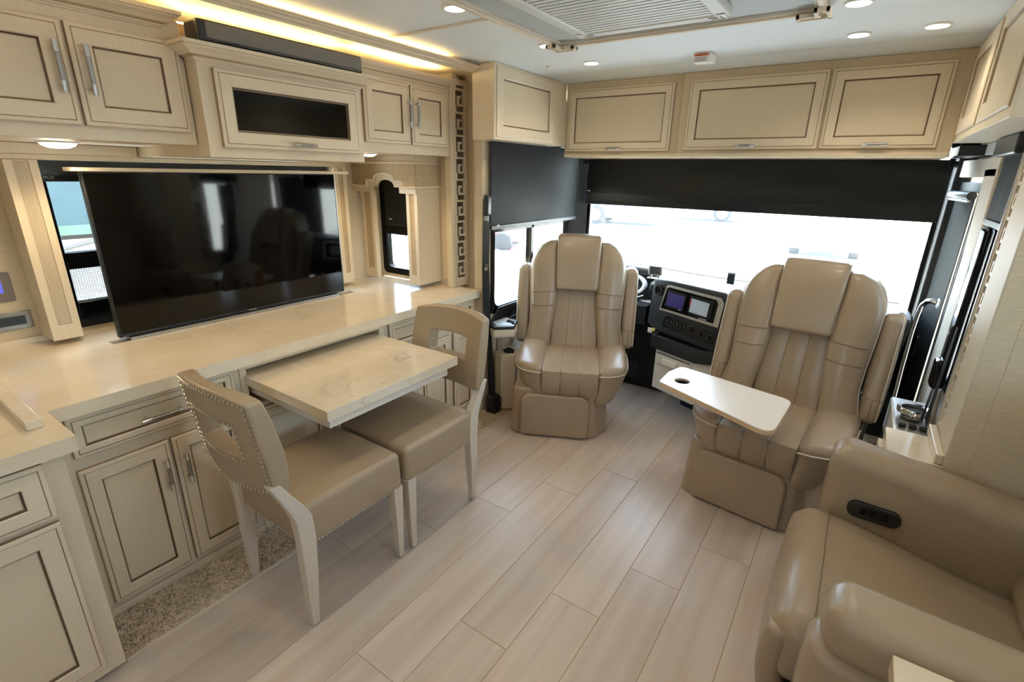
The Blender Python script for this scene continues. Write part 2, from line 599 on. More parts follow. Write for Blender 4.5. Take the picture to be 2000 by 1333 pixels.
def text_part(name, body, size, o, face, matname, parent=None, depth=0.0006):
    U, V, N = FR[face] if isinstance(face, str) else face
    cu = bpy.data.curves.new(name, 'FONT')
    cu.body = body; cu.size = size; cu.extrude = depth; cu.resolution_u = 2
    cu.align_x = 'LEFT'
    tmp = bpy.data.objects.new(name+'_tmp', cu)
    col.objects.link(tmp)
    bpy.context.view_layer.update()
    me = bpy.data.meshes.new_from_object(tmp.evaluated_get(bpy.context.evaluated_depsgraph_get()))
    bpy.data.objects.remove(tmp)
    o = Vector(o)
    org = ORG.get(parent.name, Vector((0, 0, 0))) if parent is not None else Vector((0, 0, 0))
    for v in me.vertices:
        v.co = o+U*v.co.x+V*v.co.y+N*v.co.z-org
    me.materials.clear(); me.materials.append(MATS[matname])
    ob = bpy.data.objects.new(name, me)
    col.objects.link(ob)
    if parent is not None: ob.parent = parent; ORG[ob.name] = org
    return ob


def wall_cells(mb, axis, c0, c1, a0, a1, z0, z1, holes, mi=0):
    As = sorted(set([a0, a1]+[h for H in holes for h in H[:2] if a0 < h < a1]))
    Zs = sorted(set([z0, z1]+[h for H in holes for h in H[2:] if z0 < h < z1]))
    for i in range(len(As)-1):
        for j in range(len(Zs)-1):
            am = (As[i]+As[i+1])/2; zm = (Zs[j]+Zs[j+1])/2
            if any(H[0] < am < H[1] and H[2] < zm < H[3] for H in holes): continue
            if axis == 'x': mb.box(c0, c1, As[i], As[i+1], Zs[j], Zs[j+1], mi)
            else: mb.box(As[i], As[i+1], c0, c1, Zs[j], Zs[j+1], mi)
    return mb

# ================================================================== SETTING
XL, XR, XS, YE, YF, ZC = -1.90, 0.42, -2.75, 2.40, 3.66, 2.10
ZK = 0.845            # worktop height
YB = -2.6             # rear end of the room, behind the camera

# ---- floor with planks
fl = struct('floor', MB().box(XS, 1.25, YB, YF, -0.06, -0.0016), 'grout', smooth=False)
PW, PL, GAP = 0.2035, 1.215, 0.0011
x0 = -1.735
plank_cache = {}
full_mesh = None
k = 0
while x0+k*PW < 1.25:
    xa, xb = x0+k*PW, min(x0+(k+1)*PW, 1.25)
    j0 = 1.06+0.3035*k
    while j0 > YB: j0 -= PL
    y = j0
    while y < YF:
        ya, yb = max(y, YB), min(y+PL, YF)
        if yb-ya > 0.03:
            key = (round(xb-xa, 3), round(yb-ya, 3))
            if key not in plank_cache:
                mb = MB()
                w, l = xb-xa-2*GAP, yb-ya-2*GAP
                b = 0.0007
                mb.add([(GAP, GAP, -0.008), (GAP+w, GAP, -0.008), (GAP+w, GAP+l, -0.008), (GAP, GAP+l, -0.008),
                        (GAP, GAP, -b), (GAP+w, GAP, -b), (GAP+w, GAP+l, -b), (GAP, GAP+l, -b),
                        (GAP+b, GAP+b, 0), (GAP+w-b, GAP+b, 0), (GAP+w-b, GAP+l-b, 0), (GAP+b, GAP+l-b, 0)],
                       [(0, 1, 5, 4), (1, 2, 6, 5), (2, 3, 7, 6), (3, 0, 4, 7), (4, 5, 9, 8), (5, 6, 10, 9), (6, 7, 11, 10), (7, 4, 8, 11), (8, 9, 10, 11)])
                o = mb.build('plank', 'floor_plank', fl, smooth=False, local=True)
                plank_cache[key] = o.data
            else:
                o = bpy.data.objects.new('plank', plank_cache[key]); col.objects.link(o); o.parent = fl
            o.location = (xa, ya, 0)
        y += PL
    k += 1

# ---- ceiling with panels
cl = struct('ceiling', MB().box(-1.89, XR+0.13, YB, YF, ZC+0.004, ZC+0.06), 'ceiling_vinyl', smooth=False)
ys = [YB, -1.55, 0.09, 1.73, 2.847, YF]
for a, b in zip(ys[:-1], ys[1:]):
    MB().box(-1.89, XR+0.06, a+0.0015, b-0.0015, ZC, ZC+0.004).build('ceiling_panel', 'ceiling_vinyl', cl, smooth=False)
MB().box(-1.86, -1.245, 1.72, 1.74, ZC-0.005, ZC).build('seam_batten', 'batten', cl, bevel=0.001)
struct('ceiling_slide_left', MB().box(XS-0.06, -1.89, YB, 2.66, 2.078, 2.16), 'header_wood', smooth=False)
struct('ceiling_slide_right', MB().box(XR, 1.31, YB, 2.18, 2.02, 2.08), 'ceiling_vinyl', smooth=False)

# ---- walls
SW = (0.62, 1.96, 0.865, 1.60)       # slide window hole y0,y1,z0,z1
struct('wall_left', wall_cells(MB(), 'x', XS-0.06, XS, YB, YE+0.06, -0.06, 2.16, [SW]), 'wallpaper', smooth=False)
EW = (-2.745, -2.26, 0.86, 1.50)
struct('wall_left_end', wall_cells(MB(), 'y', YE, YE+0.05, XS-0.06, -2.085, 0.80, 2.16, [EW]), 'wallpaper', smooth=False)
DW = (2.53, 3.58, 0.66, 1.74)
struct('wall_driver_side', wall_cells(MB(), 'x', XL-0.06, XL, 2.445, YF+0.05, -0.06, 2.16, [DW]), 'wallpaper', smooth=False)
struct('wall_driver_return', MB().box(-2.16, XL-0.06, 2.532, 2.60, -0.06, 2.16).box(-2.16, -2.118, 2.452, 2.532, -0.06, 2.16), 'wallpaper', smooth=False)
WS = (-1.81, 0.345, 0.72, 1.78)
struct('wall_front', wall_cells(MB(), 'y', YF, YF+0.06, XL-0.06, XR+0.13, -1.0, 2.16, [WS]), 'black_vinyl', smooth=False)
PWN = (2.475, 2.80, 0.70, 1.62)
DR = (3.18, 3.62, -0.1, 1.575)
struct('wall_right', wall_cells(MB(), 'x', XR, XR+0.13, 2.36, YF+0.05, -0.06, 2.16, [PWN, DR]), 'wall_cream', smooth=False)
struct('wall_right_end', MB().box(0.40, 1.31, 2.115, 2.18, -0.06, 2.10), 'wallpaper', smooth=False)
for k in range(5):
    MB().box(0.465+0.16*k, 0.4665+0.16*k, 2.1143, 2.115, 0.0, 2.02).build('paper_seam', 'woven', bpy.data.objects['wall_right_end'], smooth=False)
RW = (0.30, 1.60, 1.10, 1.70)
struct('wall_right_slide', wall_cells(MB(), 'x', 1.25, 1.31, YB, 2.13, -0.06, 2.08, [RW]), 'wallpaper', smooth=False)
BW = (-1.0, -0.1, 1.25, 1.85)
struct('wall_back', wall_cells(MB(), 'y', YB-0.06, YB, XS-0.06, 1.31, -0.06, 2.16, [BW]), 'wallpaper', smooth=False)

portal('portal_windshield', (-0.73, YF+0.07, 1.1), (2.16, 1.0), (0, -1, 0))
portal('portal_driver', (XL-0.07, 3.05, 1.1), (1.0, 1.0), (1, 0, 0))
portal('portal_slide', (XS-0.07, 1.3, 1.2), (1.34, 0.7), (1, 0, 0))
portal('portal_right', (1.32, 0.95, 1.40), (1.3, 0.6), (-1, 0, 0))
portal('portal_back', (-0.55, YB-0.07, 1.55), (0.9, 0.6), (0, 1, 0))
portal('portal_passenger', (XR+0.15, 2.64, 1.1), (0.33, 0.9), (-1, 0, 0))


def window(name, axis, c, a0, a1, z0, z1, fw_, depth, bars=(), radius=0.03, matn='black_gloss', pane='window_glass'):
    """framed window: frame ring, bars and glass. axis 'x': lies in plane x=c, spans y"""
    fr = 'x' if axis == 'x' else 'y'
    U = Y_ if fr == 'x' else X_
    N = (X_ if fr == 'x' else Y_)
    o = N*c
    mb = MB()
    outer = rrect(a0, a1, z0, z1, radius)
    inner = rrect(a0+fw_, a1-fw_, z0+fw_, z1-fw_, radius)
    mb.frame_prism(outer, inner, o, U, Z_, N, -depth/2, depth/2)
    root = mb.build(name, matn, bevel=0.003)
    tag(root, None, None, None, 'structure')
    for (kind, p, w) in bars:
        b = MB()
        if kind == 'h':
            b.prism(rect(a0+fw_*0.5, a1-fw_*0.5, p-w/2, p+w/2), o, U, Z_, N, -depth*0.45, depth*0.45)
        else:
            b.prism(rect(p-w/2, p+w/2, z0+fw_*0.5, z1-fw_*0.5), o, U, Z_, N, -depth*0.45, depth*0.45)
        b.build('glazing_bar', matn, root, bevel=0.002)
    g = MB().prism(rrect(a0+fw_*0.6, a1-fw_*0.6, z0+fw_*0.6, z1-fw_*0.6, radius), o, U, Z_, N, -0.002, 0.002)
    g.build('pane', pane, root, smooth=False)
    return root


w1 = window('window_1', 'x', XS-0.02, SW[0], SW[1], SW[2], SW[3], 0.05, 0.06, [('h', 1.155, 0.07), ('h', 0.925, 0.10)], 0.01)
MB().box(XS-0.010, XS-0.008, SW[0]+0.04, SW[1]-0.04, 0.97, 1.125).build('insect_screen', 'insect_screen', w1, smooth=False)
w2 = window('window_2', 'y', YE+0.02, EW[0], EW[1], EW[2], EW[3], 0.045, 0.05, [('h', 1.17, 0.07)], 0.04)
MB().box(EW[0]+0.03, EW[1]-0.03, YE+0.010, YE+0.012, 0.90, 1.14).build('insect_screen', 'insect_screen', w2, smooth=False)
w3 = window('window_3', 'x', XL-0.02, DW[0], DW[1], DW[2], DW[3], 0.045, 0.05, [('v', 3.02, 0.035), ('h', 1.215, 0.05)], 0.05)
w4 = window('window_4', 'y', YF+0.03, WS[0], WS[1], WS[2], WS[3], 0.03, 0.05, [], 0.05, pane='windshield_glass')
w5 = window('window_5', 'x', XR+0.115, PWN[0], PWN[1], PWN[2], PWN[3], 0.03, 0.04, [], 0.03)
MB().frame_prism(rect(PWN[0]+0.0005, PWN[1]-0.0005, PWN[2]+0.0005, PWN[3]-0.0005), rect(PWN[0]+0.008, PWN[1]-0.008, PWN[2]+0.008, PWN[3]-0.008), (XR+0.001, 0, 0), Y_, Z_, X_, 0, 0.095).build('reveal_lining', 'black_gloss', w5, smooth=False)
w7 = window('fill_window', 'y', YB-0.03, BW[0], BW[1], BW[2], BW[3], 0.04, 0.05, [('v', -0.55, 0.04)], 0.03)  # unseen rear window, added to brighten the front cabinets
w6 = window('window_6', 'x', 1.28, RW[0], RW[1], RW[2], RW[3], 0.04, 0.05, [('v', 0.9, 0.04)], 0.03)

# header trim above the slide opening, with its cove LED
mb = MB()
prof = [(-1.900, 2.056), (-1.890, 2.053), (-1.884, 2.060), (-1.872, 2.063), (-1.866, 2.070), (-1.852, 2.072), (-1.846, 2.077), (-1.838, 2.078), (-1.838, 2.083), (-1.846, 2.083), (-1.850, 2.076), (-1.900, 2.070)]
mb.prism(prof, (0, YB, 0), X_, Z_, Y_, 0, 2.345-YB)
mb.box(-1.908, -1.900, YB, 2.345, 2.057, 2.098)
trim1 = struct('trim_1', mb, 'paint', smooth=False)
MB().box(-1.892, -1.874, YB+0.2, 2.12, 2.0765, 2.0790).build('led_strip', 'led_soft', trim1, smooth=False)
# cream side panel below the driver's window
mb = MB().box(XL-0.001, XL+0.012, 2.62, YF, 0.0, 0.655)
struct('trim_2', mb, 'console_beige', bevel=0.004)
# A-pillars
struct('trim_3', MB().prism([(-1.90, 3.585), (-1.80, 3.66), (-1.90, 3.66)], (0, 0, 0.3), X_, Y_, Z_, 0, 1.5), 'black_plastic', bevel=0.006)
struct('trim_4', MB().prism([(0.42, 3.60), (0.42, 3.66), (0.335, 3.66), (0.35, 3.62)], (0, 0, 0.3), X_, Y_, Z_, 0, 1.42), 'black_plastic', bevel=0.006)

# ================================================================== BASE CABINETS
XB = -1.95            # face of base cabinets
oB = (XB, 0, 0)


def cab_body(parent, x0, x1, y0, y1, z0, z1, name='body', mats='paint'):
    return MB().box(x0, x1, y0, y1, z0, z1).build(name, mats, parent, smooth=False, bevel=0.002)


def drawer(parent, o, face, u0, u1, v0, v1, handle=True, ln=0.14, fw_=0.04):
    d = door(parent, 'drawer', o, face, u0, u1, v0, v1, fw_, 0.02, None)
    if handle: pull(d, o, face, 'h', (u0+u1)/2, v0+0.03 if fw_ > 0.045 else (v0+v1)/2-0.006, ln)
    return d


ba = thing('base_cabinet', 'beige glazed base cabinet with one drawer over two doors behind the near dining chair', 'cabinet', (XB-0.3, 0.62, 0))
cab_body(ba, -2.62, XB, 0.30, 0.915, 0.0, ZK-0.045)
drawer(ba, oB, '+x', 0.362, 0.885, 0.645, 0.788, ln=0.15)
door(ba, 'door', oB, '+x', 0.358, 0.622, 0.055, 0.600, 0.058, handle=('v', 0.595, 0.475, 0.125))
door(ba, 'door', oB, '+x', 0.632, 0.895, 0.055, 0.600, 0.058, handle=('v', 0.660, 0.475, 0.125))
MB().box(XB, XB+0.012, 0.335, 0.915, 0.0, 0.035).build('plinth', 'paint', ba, bevel=0.003)

bb = thing('base_cabinet', 'beige base cabinet whose slot the stone table slides out of', 'cabinet', (XB-0.3, 1.29, 0))
mb = MB()
mb.box(-2.62, XB-0.004, 0.917, 1.675, 0.0, 0.60)
mb.box(-2.62, XB, 0.917, 0.945, 0.60, ZK-0.045)
mb.box(-2.62, XB, 1.642, 1.675, 0.60, ZK-0.045)
mb.box(-2.62, XB, 0.945, 1.642, 0.768, ZK-0.045)
mb.build('body', 'paint', bb, smooth=False, bevel=0.002)
MB().box(-2.62, -2.60, 0.945, 1.642, 0.60, 0.768).build('slot_back', 'black_matte', bb, smooth=False)
MB().box(XB-0.004, XB+0.012, 0.917, 1.675, 0.0, 0.035).build('plinth', 'paint', bb, bevel=0.003)
door(bb, 'door', (XB-0.004, 0, 0), '+x', 0.935, 1.29, 0.055, 0.585, 0.058)
door(bb, 'door', (XB-0.004, 0, 0), '+x', 1.30, 1.66, 0.055, 0.585, 0.058)

bc = thing('base_cabinet', 'beige base cabinet at the counter end beside the driver seat belt', 'cabinet', (XB-0.3, 2.05, 0))
cab_body(bc, -2.62, XB, 1.677, 2.425, 0.0, ZK-0.045)
drawer(bc, oB, '+x', 1.70, 2.17, 0.645, 0.785, handle=False)
door(bc, 'door', oB, '+x', 1.70, 1.93, 0.055, 0.605, 0.05, handle=('v', 1.91, 0.48, 0.12))
door(bc, 'door', oB, '+x', 1.94, 2.17, 0.055, 0.605, 0.05, handle=('v', 1.96, 0.48, 0.12))
drawer(bc, oB, '+x', 2.205, 2.405, 0.645, 0.785, handle=False)
door(bc, 'door', oB, '+x', 2.205, 2.405, 0.055, 0.605, 0.05)
MB().box(XB, XB+0.012, 1.677, 2.425, 0.0, 0.035).build('plinth', 'paint', bc, bevel=0.003)

XN = -1.690
bd = thing('base_cabinet', 'nearest beige base cabinet stepping forward under the left counter corner', 'cabinet', (-2.2, -0.2, 0))
mb = MB(); mb.box(-2.62, XN, -0.95, 0.295, 0.02, ZK-0.045)
mb.build('body', 'paint', bd, smooth=False, bevel=0.002)
MB().box(-2.60, XN-0.03, -0.95, 0.275, 0.0, 0.02).build('toe_kick', 'glaze_soft', bd, smooth=False)
oN = (XN, 0, 0)
drawer(bd, oN, '+x', -0.155, 0.246, 0.620, 0.788, ln=0.15, fw_=0.058)
door(bd, 'door', oN, '+x', -0.155, 0.246, 0.062, 0.605, 0.062, handle=('v', -0.125, 0.48, 0.125))
drawer(bd, oN, '+x', -0.56, -0.165, 0.620, 0.788, ln=0.15, fw_=0.058)
door(bd, 'door', oN, '+x', -0.56, -0.165, 0.062, 0.605, 0.062)

# ---- worktop, with the slot for the television lift
mb = MB()
TK = 0.045
SL = (-2.505, -2.452, 0.675, 1.905)
for (a, b, c, d) in ((XS+0.002, SL[0], 0.325, YE), (SL[1], -1.90, 0.325, YE), (SL[0], SL[1], 0.325, SL[2]), (SL[0], SL[1], SL[3], YE)):
    mb.box(a, b, c, d, ZK-TK, ZK)
mb.box(-2.085, -1.90, YE, 2.425, ZK-TK, ZK)
mb.box(XS+0.002, -1.658, -1.0, 0.325, ZK-TK, ZK)
ct = mb.build('countertop', 'stone', smooth=False)
tag(ct, 'long cream stone countertop with an inside corner under the television', 'countertop')
MB().box(XS+0.002, XS+0.022, -1.0, SW[0]-0.02, ZK, ZK+0.022).build('backsplash', 'stone', ct, smooth=False)
MB().box(SL[0]+0.001, SL[1]-0.001, SL[2]+0.001, SL[3]-0.001, ZK-TK+0.002, ZK-TK+0.006).build('lift_slot', 'black_matte', ct, smooth=False)
sc = MB().box(-2.45, -1.785, 0.255, 0.292, ZK+0.0005, ZK+0.028).build('counter_rail', 'stone', bevel=0.003)
tag(sc, 'raised narrow stone strip lying on the counter at the left edge', 'counter strip')

# ---- pull-out table
pt_ = thing('pull_out_table', 'cream stone topped table pulled out between the two dining chairs', 'table', (-1.7, 1.28, 0.66))
MB().box(-2.30, -1.410, 0.933, 1.632, 0.705, 0.745).build('tabletop', 'stone', pt_, smooth=False, bevel=0.0015)
MB().box(-2.30, -1.445, 0.962, 1.600, 0.655, 0.704).build('apron', 'white_wash', pt_, smooth=False, bevel=0.002)

# ---- carpet strip on the slide floor
mb = MB()
pts = [(-1.937, 0.30)] + [(-1.715, 0.30)] + [(-1.715, 2.14)]
for i in range(1, 9):
    a = math.radians(90*i/8)
    pts.append((-1.715-0.20*(1-math.cos(a)), 2.14+0.20*math.sin(a)))
pts.append((-1.937, 2.34))
mb.prism(pts, (0, 0, 0), X_, Y_, Z_, 0.0005, 0.008)
cp = mb.build('carpet_strip', 'carpet', smooth=False)
tag(cp, 'speckled beige carpet strip along the foot of the base cabinets', 'carpet')
tv, tf, tm = [], [], []
rr = random.Random(3)
for i in range(15000):
    x = rr.uniform(-1.934, -1.718); y = rr.uniform(0.303, 2.33)
    if y > 2.14:
        if (y-2.14)/0.2 > 1 or x > -1.715-0.20*(1-math.sqrt(max(0, 1-((y-2.14)/0.2)**2)))-0.003: continue
    if y > 1.75 and y < 1.6: continue
    h = rr.uniform(0.004, 0.009); r = rr.uniform(0.002, 0.0036); a0 = rr.uniform(0, 6.28)
    b = len(tv)
    for k in range(3):
        tv.append((x+r*math.cos(a0+2.09*k), y+r*math.sin(a0+2.09*k), 0.007))
    tv.append((x+rr.uniform(-.003, .003), y+rr.uniform(-.003, .003), 0.007+h))
    for q in ((0, 1, 3), (1, 2, 3), (2, 0, 3)):
        tf.append([b+j for j in q]); tm.append(1 if rr.random() < 0.3 else 0)
mb = MB(); mb.v = [Vector(p) for p in tv]; mb.f = tf; mb.m = tm
pile = mb.build('pile', ['tuft', 'tuft_dark'], cp, smooth=False)
pile['kind'] = 'stuff'
MB().box(-1.716, -1.706, 0.30, 2.13, 0.0005, 0.006).build('edge_trim', 'piping', cp, bevel=0.001)


def crown(parent, xf, xb, y0, y1, prof, name='crown_moulding', rl=True, rr_=True, mats=('paint', 'glaze_soft'), bands=()):
    mb = MB()
    n = len(prof)
    for d, z in prof:
        dl = d if rl else 0; dr = d if rr_ else 0
        mb.v += [Vector((xb, y0-dl, z)), Vector((xf+d, y0-dl, z)), Vector((xf+d, y1+dr, z)), Vector((xb, y1+dr, z))]
    for i in range(n-1):
        for s in range(3):
            mb.f.append([4*i+s, 4*i+s+1, 4*i+4+s+1, 4*i+4+s]); mb.m.append(1 if i in bands else 0)
    mb.f.append([0, 3, 2, 1]); mb.m.append(0)
    t = 4*(n-1); mb.f.append([t, t+1, t+2, t+3]); mb.m.append(0)
    mb.f.append([4*i for i in range(n)]); mb.m.append(0)
    mb.f.append([4*i+3 for i in range(n)][::-1]); mb.m.append(0)
    return mb.build(name, list(mats), parent, smooth=False)


def crown_prof(z0, z1, out):
    h = z1-z0
    return [(0, z0), (0.006, z0+0.002), (0.006, z0+h*0.12), (0.012, z0+h*0.14), (0.012, z0+h*0.24), (out*0.42, z0+h*0.34), (out*0.62, z0+h*0.52), (out*0.88, z0+h*0.68), (out*0.92, z0+h*0.76), (out, z0+h*0.78), (out, z1)]


# ================================================================== UPPER CABINETS
XU = -2.08; oU = (XU, 0, 0)
ua = thing('upper_cabinet', 'beige two-door wall cabinet at the left, over the left window pillar', 'cabinet', (-2.3, 0.2, 1.62))
cab_body(ua, XS+0.003, XU, -0.75, 0.968, 1.622, 2.02)
door(ua, 'door', oU, '+x', 0.640, 0.948, 1.664, 1.952, 0.062, handle=('v', 0.672, 1.82, 0.14))
door(ua, 'door', oU, '+x', 0.322, 0.630, 1.664, 1.952, 0.062, handle=('v', 0.598, 1.82, 0.14))
door(ua, 'door', oU, '+x', -0.02, 0.29, 1.664, 1.952, 0.062, handle=('v', 0.01, 1.82, 0.14))
crown(ua, XU, XU-0.2, -0.75, 0.905, crown_prof(1.985, 2.040, 0.055), rl=False, bands=(4, 8))

XC = -2.003; oC = (XC, 0, 0)
ub = thing('upper_cabinet', 'protruding beige middle wall cabinet with a black glass flap door over the television', 'cabinet', (-2.3, 1.32, 1.58))
cab_body(ub, XS+0.003, XC, 0.970, 1.672, 1.582, 1.945)
door(ub, 'door', oC, '+x', 1.018, 1.640, 1.618, 1.880, 0.060, 0.022, handle=('h', 1.335, 1.640, 0.10), pane='black_gloss', panel_name='glass_panel')
crown(ub, XC, XU+0.022, 0.972, 1.670, crown_prof(1.893, 1.948, 0.065), bands=(4, 8))

uc = thing('upper_cabinet', 'beige two-door wall cabinet over the arched end window', 'cabinet', (-2.3, 2.0, 1.63))
cab_body(uc, XS+0.003, XU, 1.674, 2.362, 1.632, 2.02)
door(uc, 'door', oU, '+x', 1.742, 2.042, 1.680, 1.968, 0.058, handle=('v', 2.022, 1.83, 0.14))
door(uc, 'door', oU, '+x', 2.052, 2.335, 1.680, 1.968, 0.058, handle=('v', 2.078, 1.83, 0.14))
crown(uc, XU, XU-0.2, 1.674, 2.312, crown_prof(1.985, 2.036, 0.05), rl=False, bands=(4, 8))

# warm LED strips lying on the cabinet tops
for (nm, y0, y1, lab) in (('led_strip', -0.7, 0.94, 'warm LED strip on top of the left wall cabinet'), ('led_strip', 0.98, 1.66, 'warm LED strip behind the black soundbar'), ('led_strip', 1.70, 2.25, 'warm LED strip on top of the wall cabinet over the end window')):
    mid = y0 == 0.98
    xx = -2.115 if mid else -2.066
    zt = 2.022 if mid else (2.0402 if y0 < 0 else 2.0362)
    s = MB().box(xx-0.006, xx+0.006, y0, y1, zt, zt+0.005).build(nm, 'led', smooth=False)
    if mid: MB().box(-2.145, -2.105, 0.98, 1.66, 1.9455, 2.0218).build('ledge', 'paint', s, smooth=False)
    tag(s, lab, 'light strip', 'hidden warm LED strips')

# soundbar
sb = thing('soundbar', 'long black soundbar lying on the middle wall cabinet', 'soundbar', (-2.0, 1.32, 1.948))
MB().rbox((-2.005, 1.315, 1.986), (0.095, 0.69, 0.070), 0.012, 3, (1, 2, 1)).build('housing', 'black_plastic', sb)
MB().rbox((-1.961, 1.325, 1.989), (0.012, 0.655, 0.052), 0.005, 2, (1, 1, 1)).build('grille_cloth', 'speaker_cloth', sb)

# header board (window valance) under the left and middle wall cabinets
hb = MB().box(-2.66, -2.62, -0.8, 2.03, 1.5605, 1.581).box(-2.66, -2.62, -0.8, 0.966, 1.581, 1.6215).box(-2.66, -2.62, 1.675, 2.03, 1.581, 1.6215).build('window_header', 'paint', bevel=0.003)
tag(hb, 'long beige header board above the television window', 'header board')
text_part('print', 'MCD', 0.016, (XS+0.0, 0.662, 1.490), '+x', 'print_white', None)
pr_ = bpy.data.objects['print']; pr_.location = (0.014, 0, 0)
sh0 = MB().box(XS+0.004, XS+0.012, 0.63, 1.93, 1.478, 1.52).build('roller_shade', 'black_vinyl', bevel=0.002)
tag(sh0, 'rolled up black shade behind the television top edge', 'roller shade')
MB().box(XS+0.013, -2.665, 0.63, 1.93, 1.505, 1.578).build('cassette', 'black_vinyl', sh0, smooth=False)
pr_.parent = sh0


def puck(name, c, lab, group, r=0.034, energy=3.0, spot=True, dome=0.016, rim=0.008, warm=(1.0, 0.86, 0.66)):
    t = thing(name, lab, 'light', c, 0, group)
    MB().lathe([(r+rim, 0), (r+rim, -0.005), (r+0.001, -0.007), (r, -0.004), (r, 0)], 28, c).build('rim', 'lamp_rim', t)
    MB().lathe([(0.0005, -dome), (r*0.55, -dome*0.9), (r*0.9, -dome*0.55), (r*0.995, -0.003), (r*0.995, -0.0005), (0.0005, -0.0005)], 28, c).build('lens', 'lamp_lens', t)
    if energy:
        d = bpy.data.lights.new(name+'_light', 'SPOT')
        d.energy = energy; d.spot_size = math.radians(150); d.spot_blend = 0.7; d.shadow_soft_size = r
        d.color = warm
        o = bpy.data.objects.new(name+'_light', d); col.objects.link(o)
        o.location = (0, 0, -dome-0.03); o.parent = t
    return t


puck('under_cabinet_light', (-2.35, 0.633, 1.622), 'domed puck light under the left wall cabinet', 'lights under the wall cabinets', 0.052, 9.0, dome=0.024, warm=(1, .76, .45))
puck('under_cabinet_light', (-2.20, 1.864, 1.632), 'puck light under the right wall cabinet above the arched valance', 'lights under the wall cabinets', 0.040, 9.0, dome=0.018, warm=(1, .76, .45))

# ================================================================== TELEVISION
tvt = thing('television', 'large black flat television rising out of the stone countertop', 'television', (-2.48, 1.275, ZK))
MB().box(-2.500, -2.472, 0.708, 1.842, 0.858, 1.522).build('housing', 'black_plastic', tvt, bevel=0.003)
MB().box(-2.4725, -2.4700, 0.716, 1.834, 0.872, 1.517).build('screen', 'tv_glass', tvt, smooth=False)
MB().box(-2.4722, -2.4695, 0.716, 1.834, 0.860, 0.870).build('lower_bezel', 'black_plastic', tvt, smooth=False)
MB().box(-2.4695, -2.4688, 1.26, 1.30, 0.862, 0.868).build('badge', 'brushed', tvt, smooth=False)
MB().box(-2.520, -2.425, 0.672, 1.905, 1.523, 1.537).build('lift_lid', 'paint', tvt, bevel=0.002)
MB().box(-2.505, -2.452, 0.74, 1.79, 0.846, 0.857).build('slot_cover', 'brushed', tvt, smooth=False)
for yy in (1.0, 1.55):
    MB().box(-2.498, -2.476, yy-0.02, yy+0.02, ZK-0.036, 0.859).build('lift_post', 'black_plastic', tvt, smooth=False)


def side_pillar(parent, x0, x1, y0, y1, z0, z1, ribs=True):
    """window side pillar facing +x with a recessed insert"""
    mb = MB()
    w = 0.026
    mb.box(x0, x1-0.006, y0, y1, z0, z1)
    f = mb.build('side_panel', 'paint', parent, smooth=False, bevel=0.002)
    fr = MB().frame_prism(rect(y0, y1, z0, z1), rect(y0+w, y1-w, z0+0.06, z1-0.004), (x1-0.006, 0, 0), Y_, Z_, X_, 0, 0.008)
    fr.build('panel_frame', 'paint', f, smooth=False, bevel=0.001)
    b = MB().box(x1-0.006, x1-0.0045, y0+w, y1-w, z0+0.06, z1-0.004)
    b.build('insert', 'glaze_soft' if ribs else 'woven', f, smooth=False)
    if ribs:
        n = 9
        mb = MB()
        for i in range(n):
            yc = y0+w+(y1-y0-2*w)*(i+0.5)/n
            rib = MB().tube([(x1-0.004, yc, z0+0.062), (x1-0.004, yc, z1-0.006)], 0.0017, 6)
            rib.build('rib', 'piping', f)
    return f


ws_ = thing('window_surround', 'pair of beige pillars with ribbed inserts framing the television window', 'window surround', (-2.66, 1.28, 0.865))
side_pillar(ws_, XS+0.002, -2.600, 0.528, 0.625, 0.866, 1.560)
side_pillar(ws_, XS+0.002, -2.600, 1.938, 2.022, 0.872, 1.560, ribs=False)

# ================================================================== ARCHED VALANCE AT THE END WINDOW
av = thing('window_valance', 'arched beige padded valance on two pillars around the end window', 'valance', (-2.47, 2.3, 0.87))
YV = 2.20
for (a, b) in ((-2.698, -2.582), (-2.287, -2.195)):
    f = MB().box(a, b, YV+0.006, (YV+0.030) if a < -2.6 else YE-0.002, 0.872, 1.425).build('side_panel', 'paint', av, smooth=False, bevel=0.002)
    MB().frame_prism(rect(a, b, 0.872, 1.425), rect(a+0.026, b-0.026, 0.93, 1.421), (0, YV+0.006, 0), X_, Z_, -Y_, 0, 0.008).build('panel_frame', 'paint', f, smooth=False, bevel=0.001)
    MB().box(a+0.026, b-0.026, YV+0.0045, YV+0.006, 0.93, 1.421).build('insert', 'woven', f, smooth=False)


def arch(u0, u1, zb, zt, dz=0.0, grow=0.0):
    """lower outline of the valance from left to right: shoulders, steps and a raised round centre"""
    hl, hr = -2.578-grow, -2.331+grow
    zs = 1.452+dz
    c = (hl+hr)/2
    pts = [(u0, zb+dz), (hl, zb+dz), (hl, zs), (hl+0.045, zs)]
    R = 0.085+grow*0.4
    for i in range(0, 13):
        t = math.pi*(1-i/12)
        pts.append((c+R*math.cos(t)*0.92, zs+0.002+0.040*math.sin(t)**0.8))
    pts += [(hr-0.045, zs), (hr, zs), (hr, zb+dz), (u1, zb+dz)]
    return pts


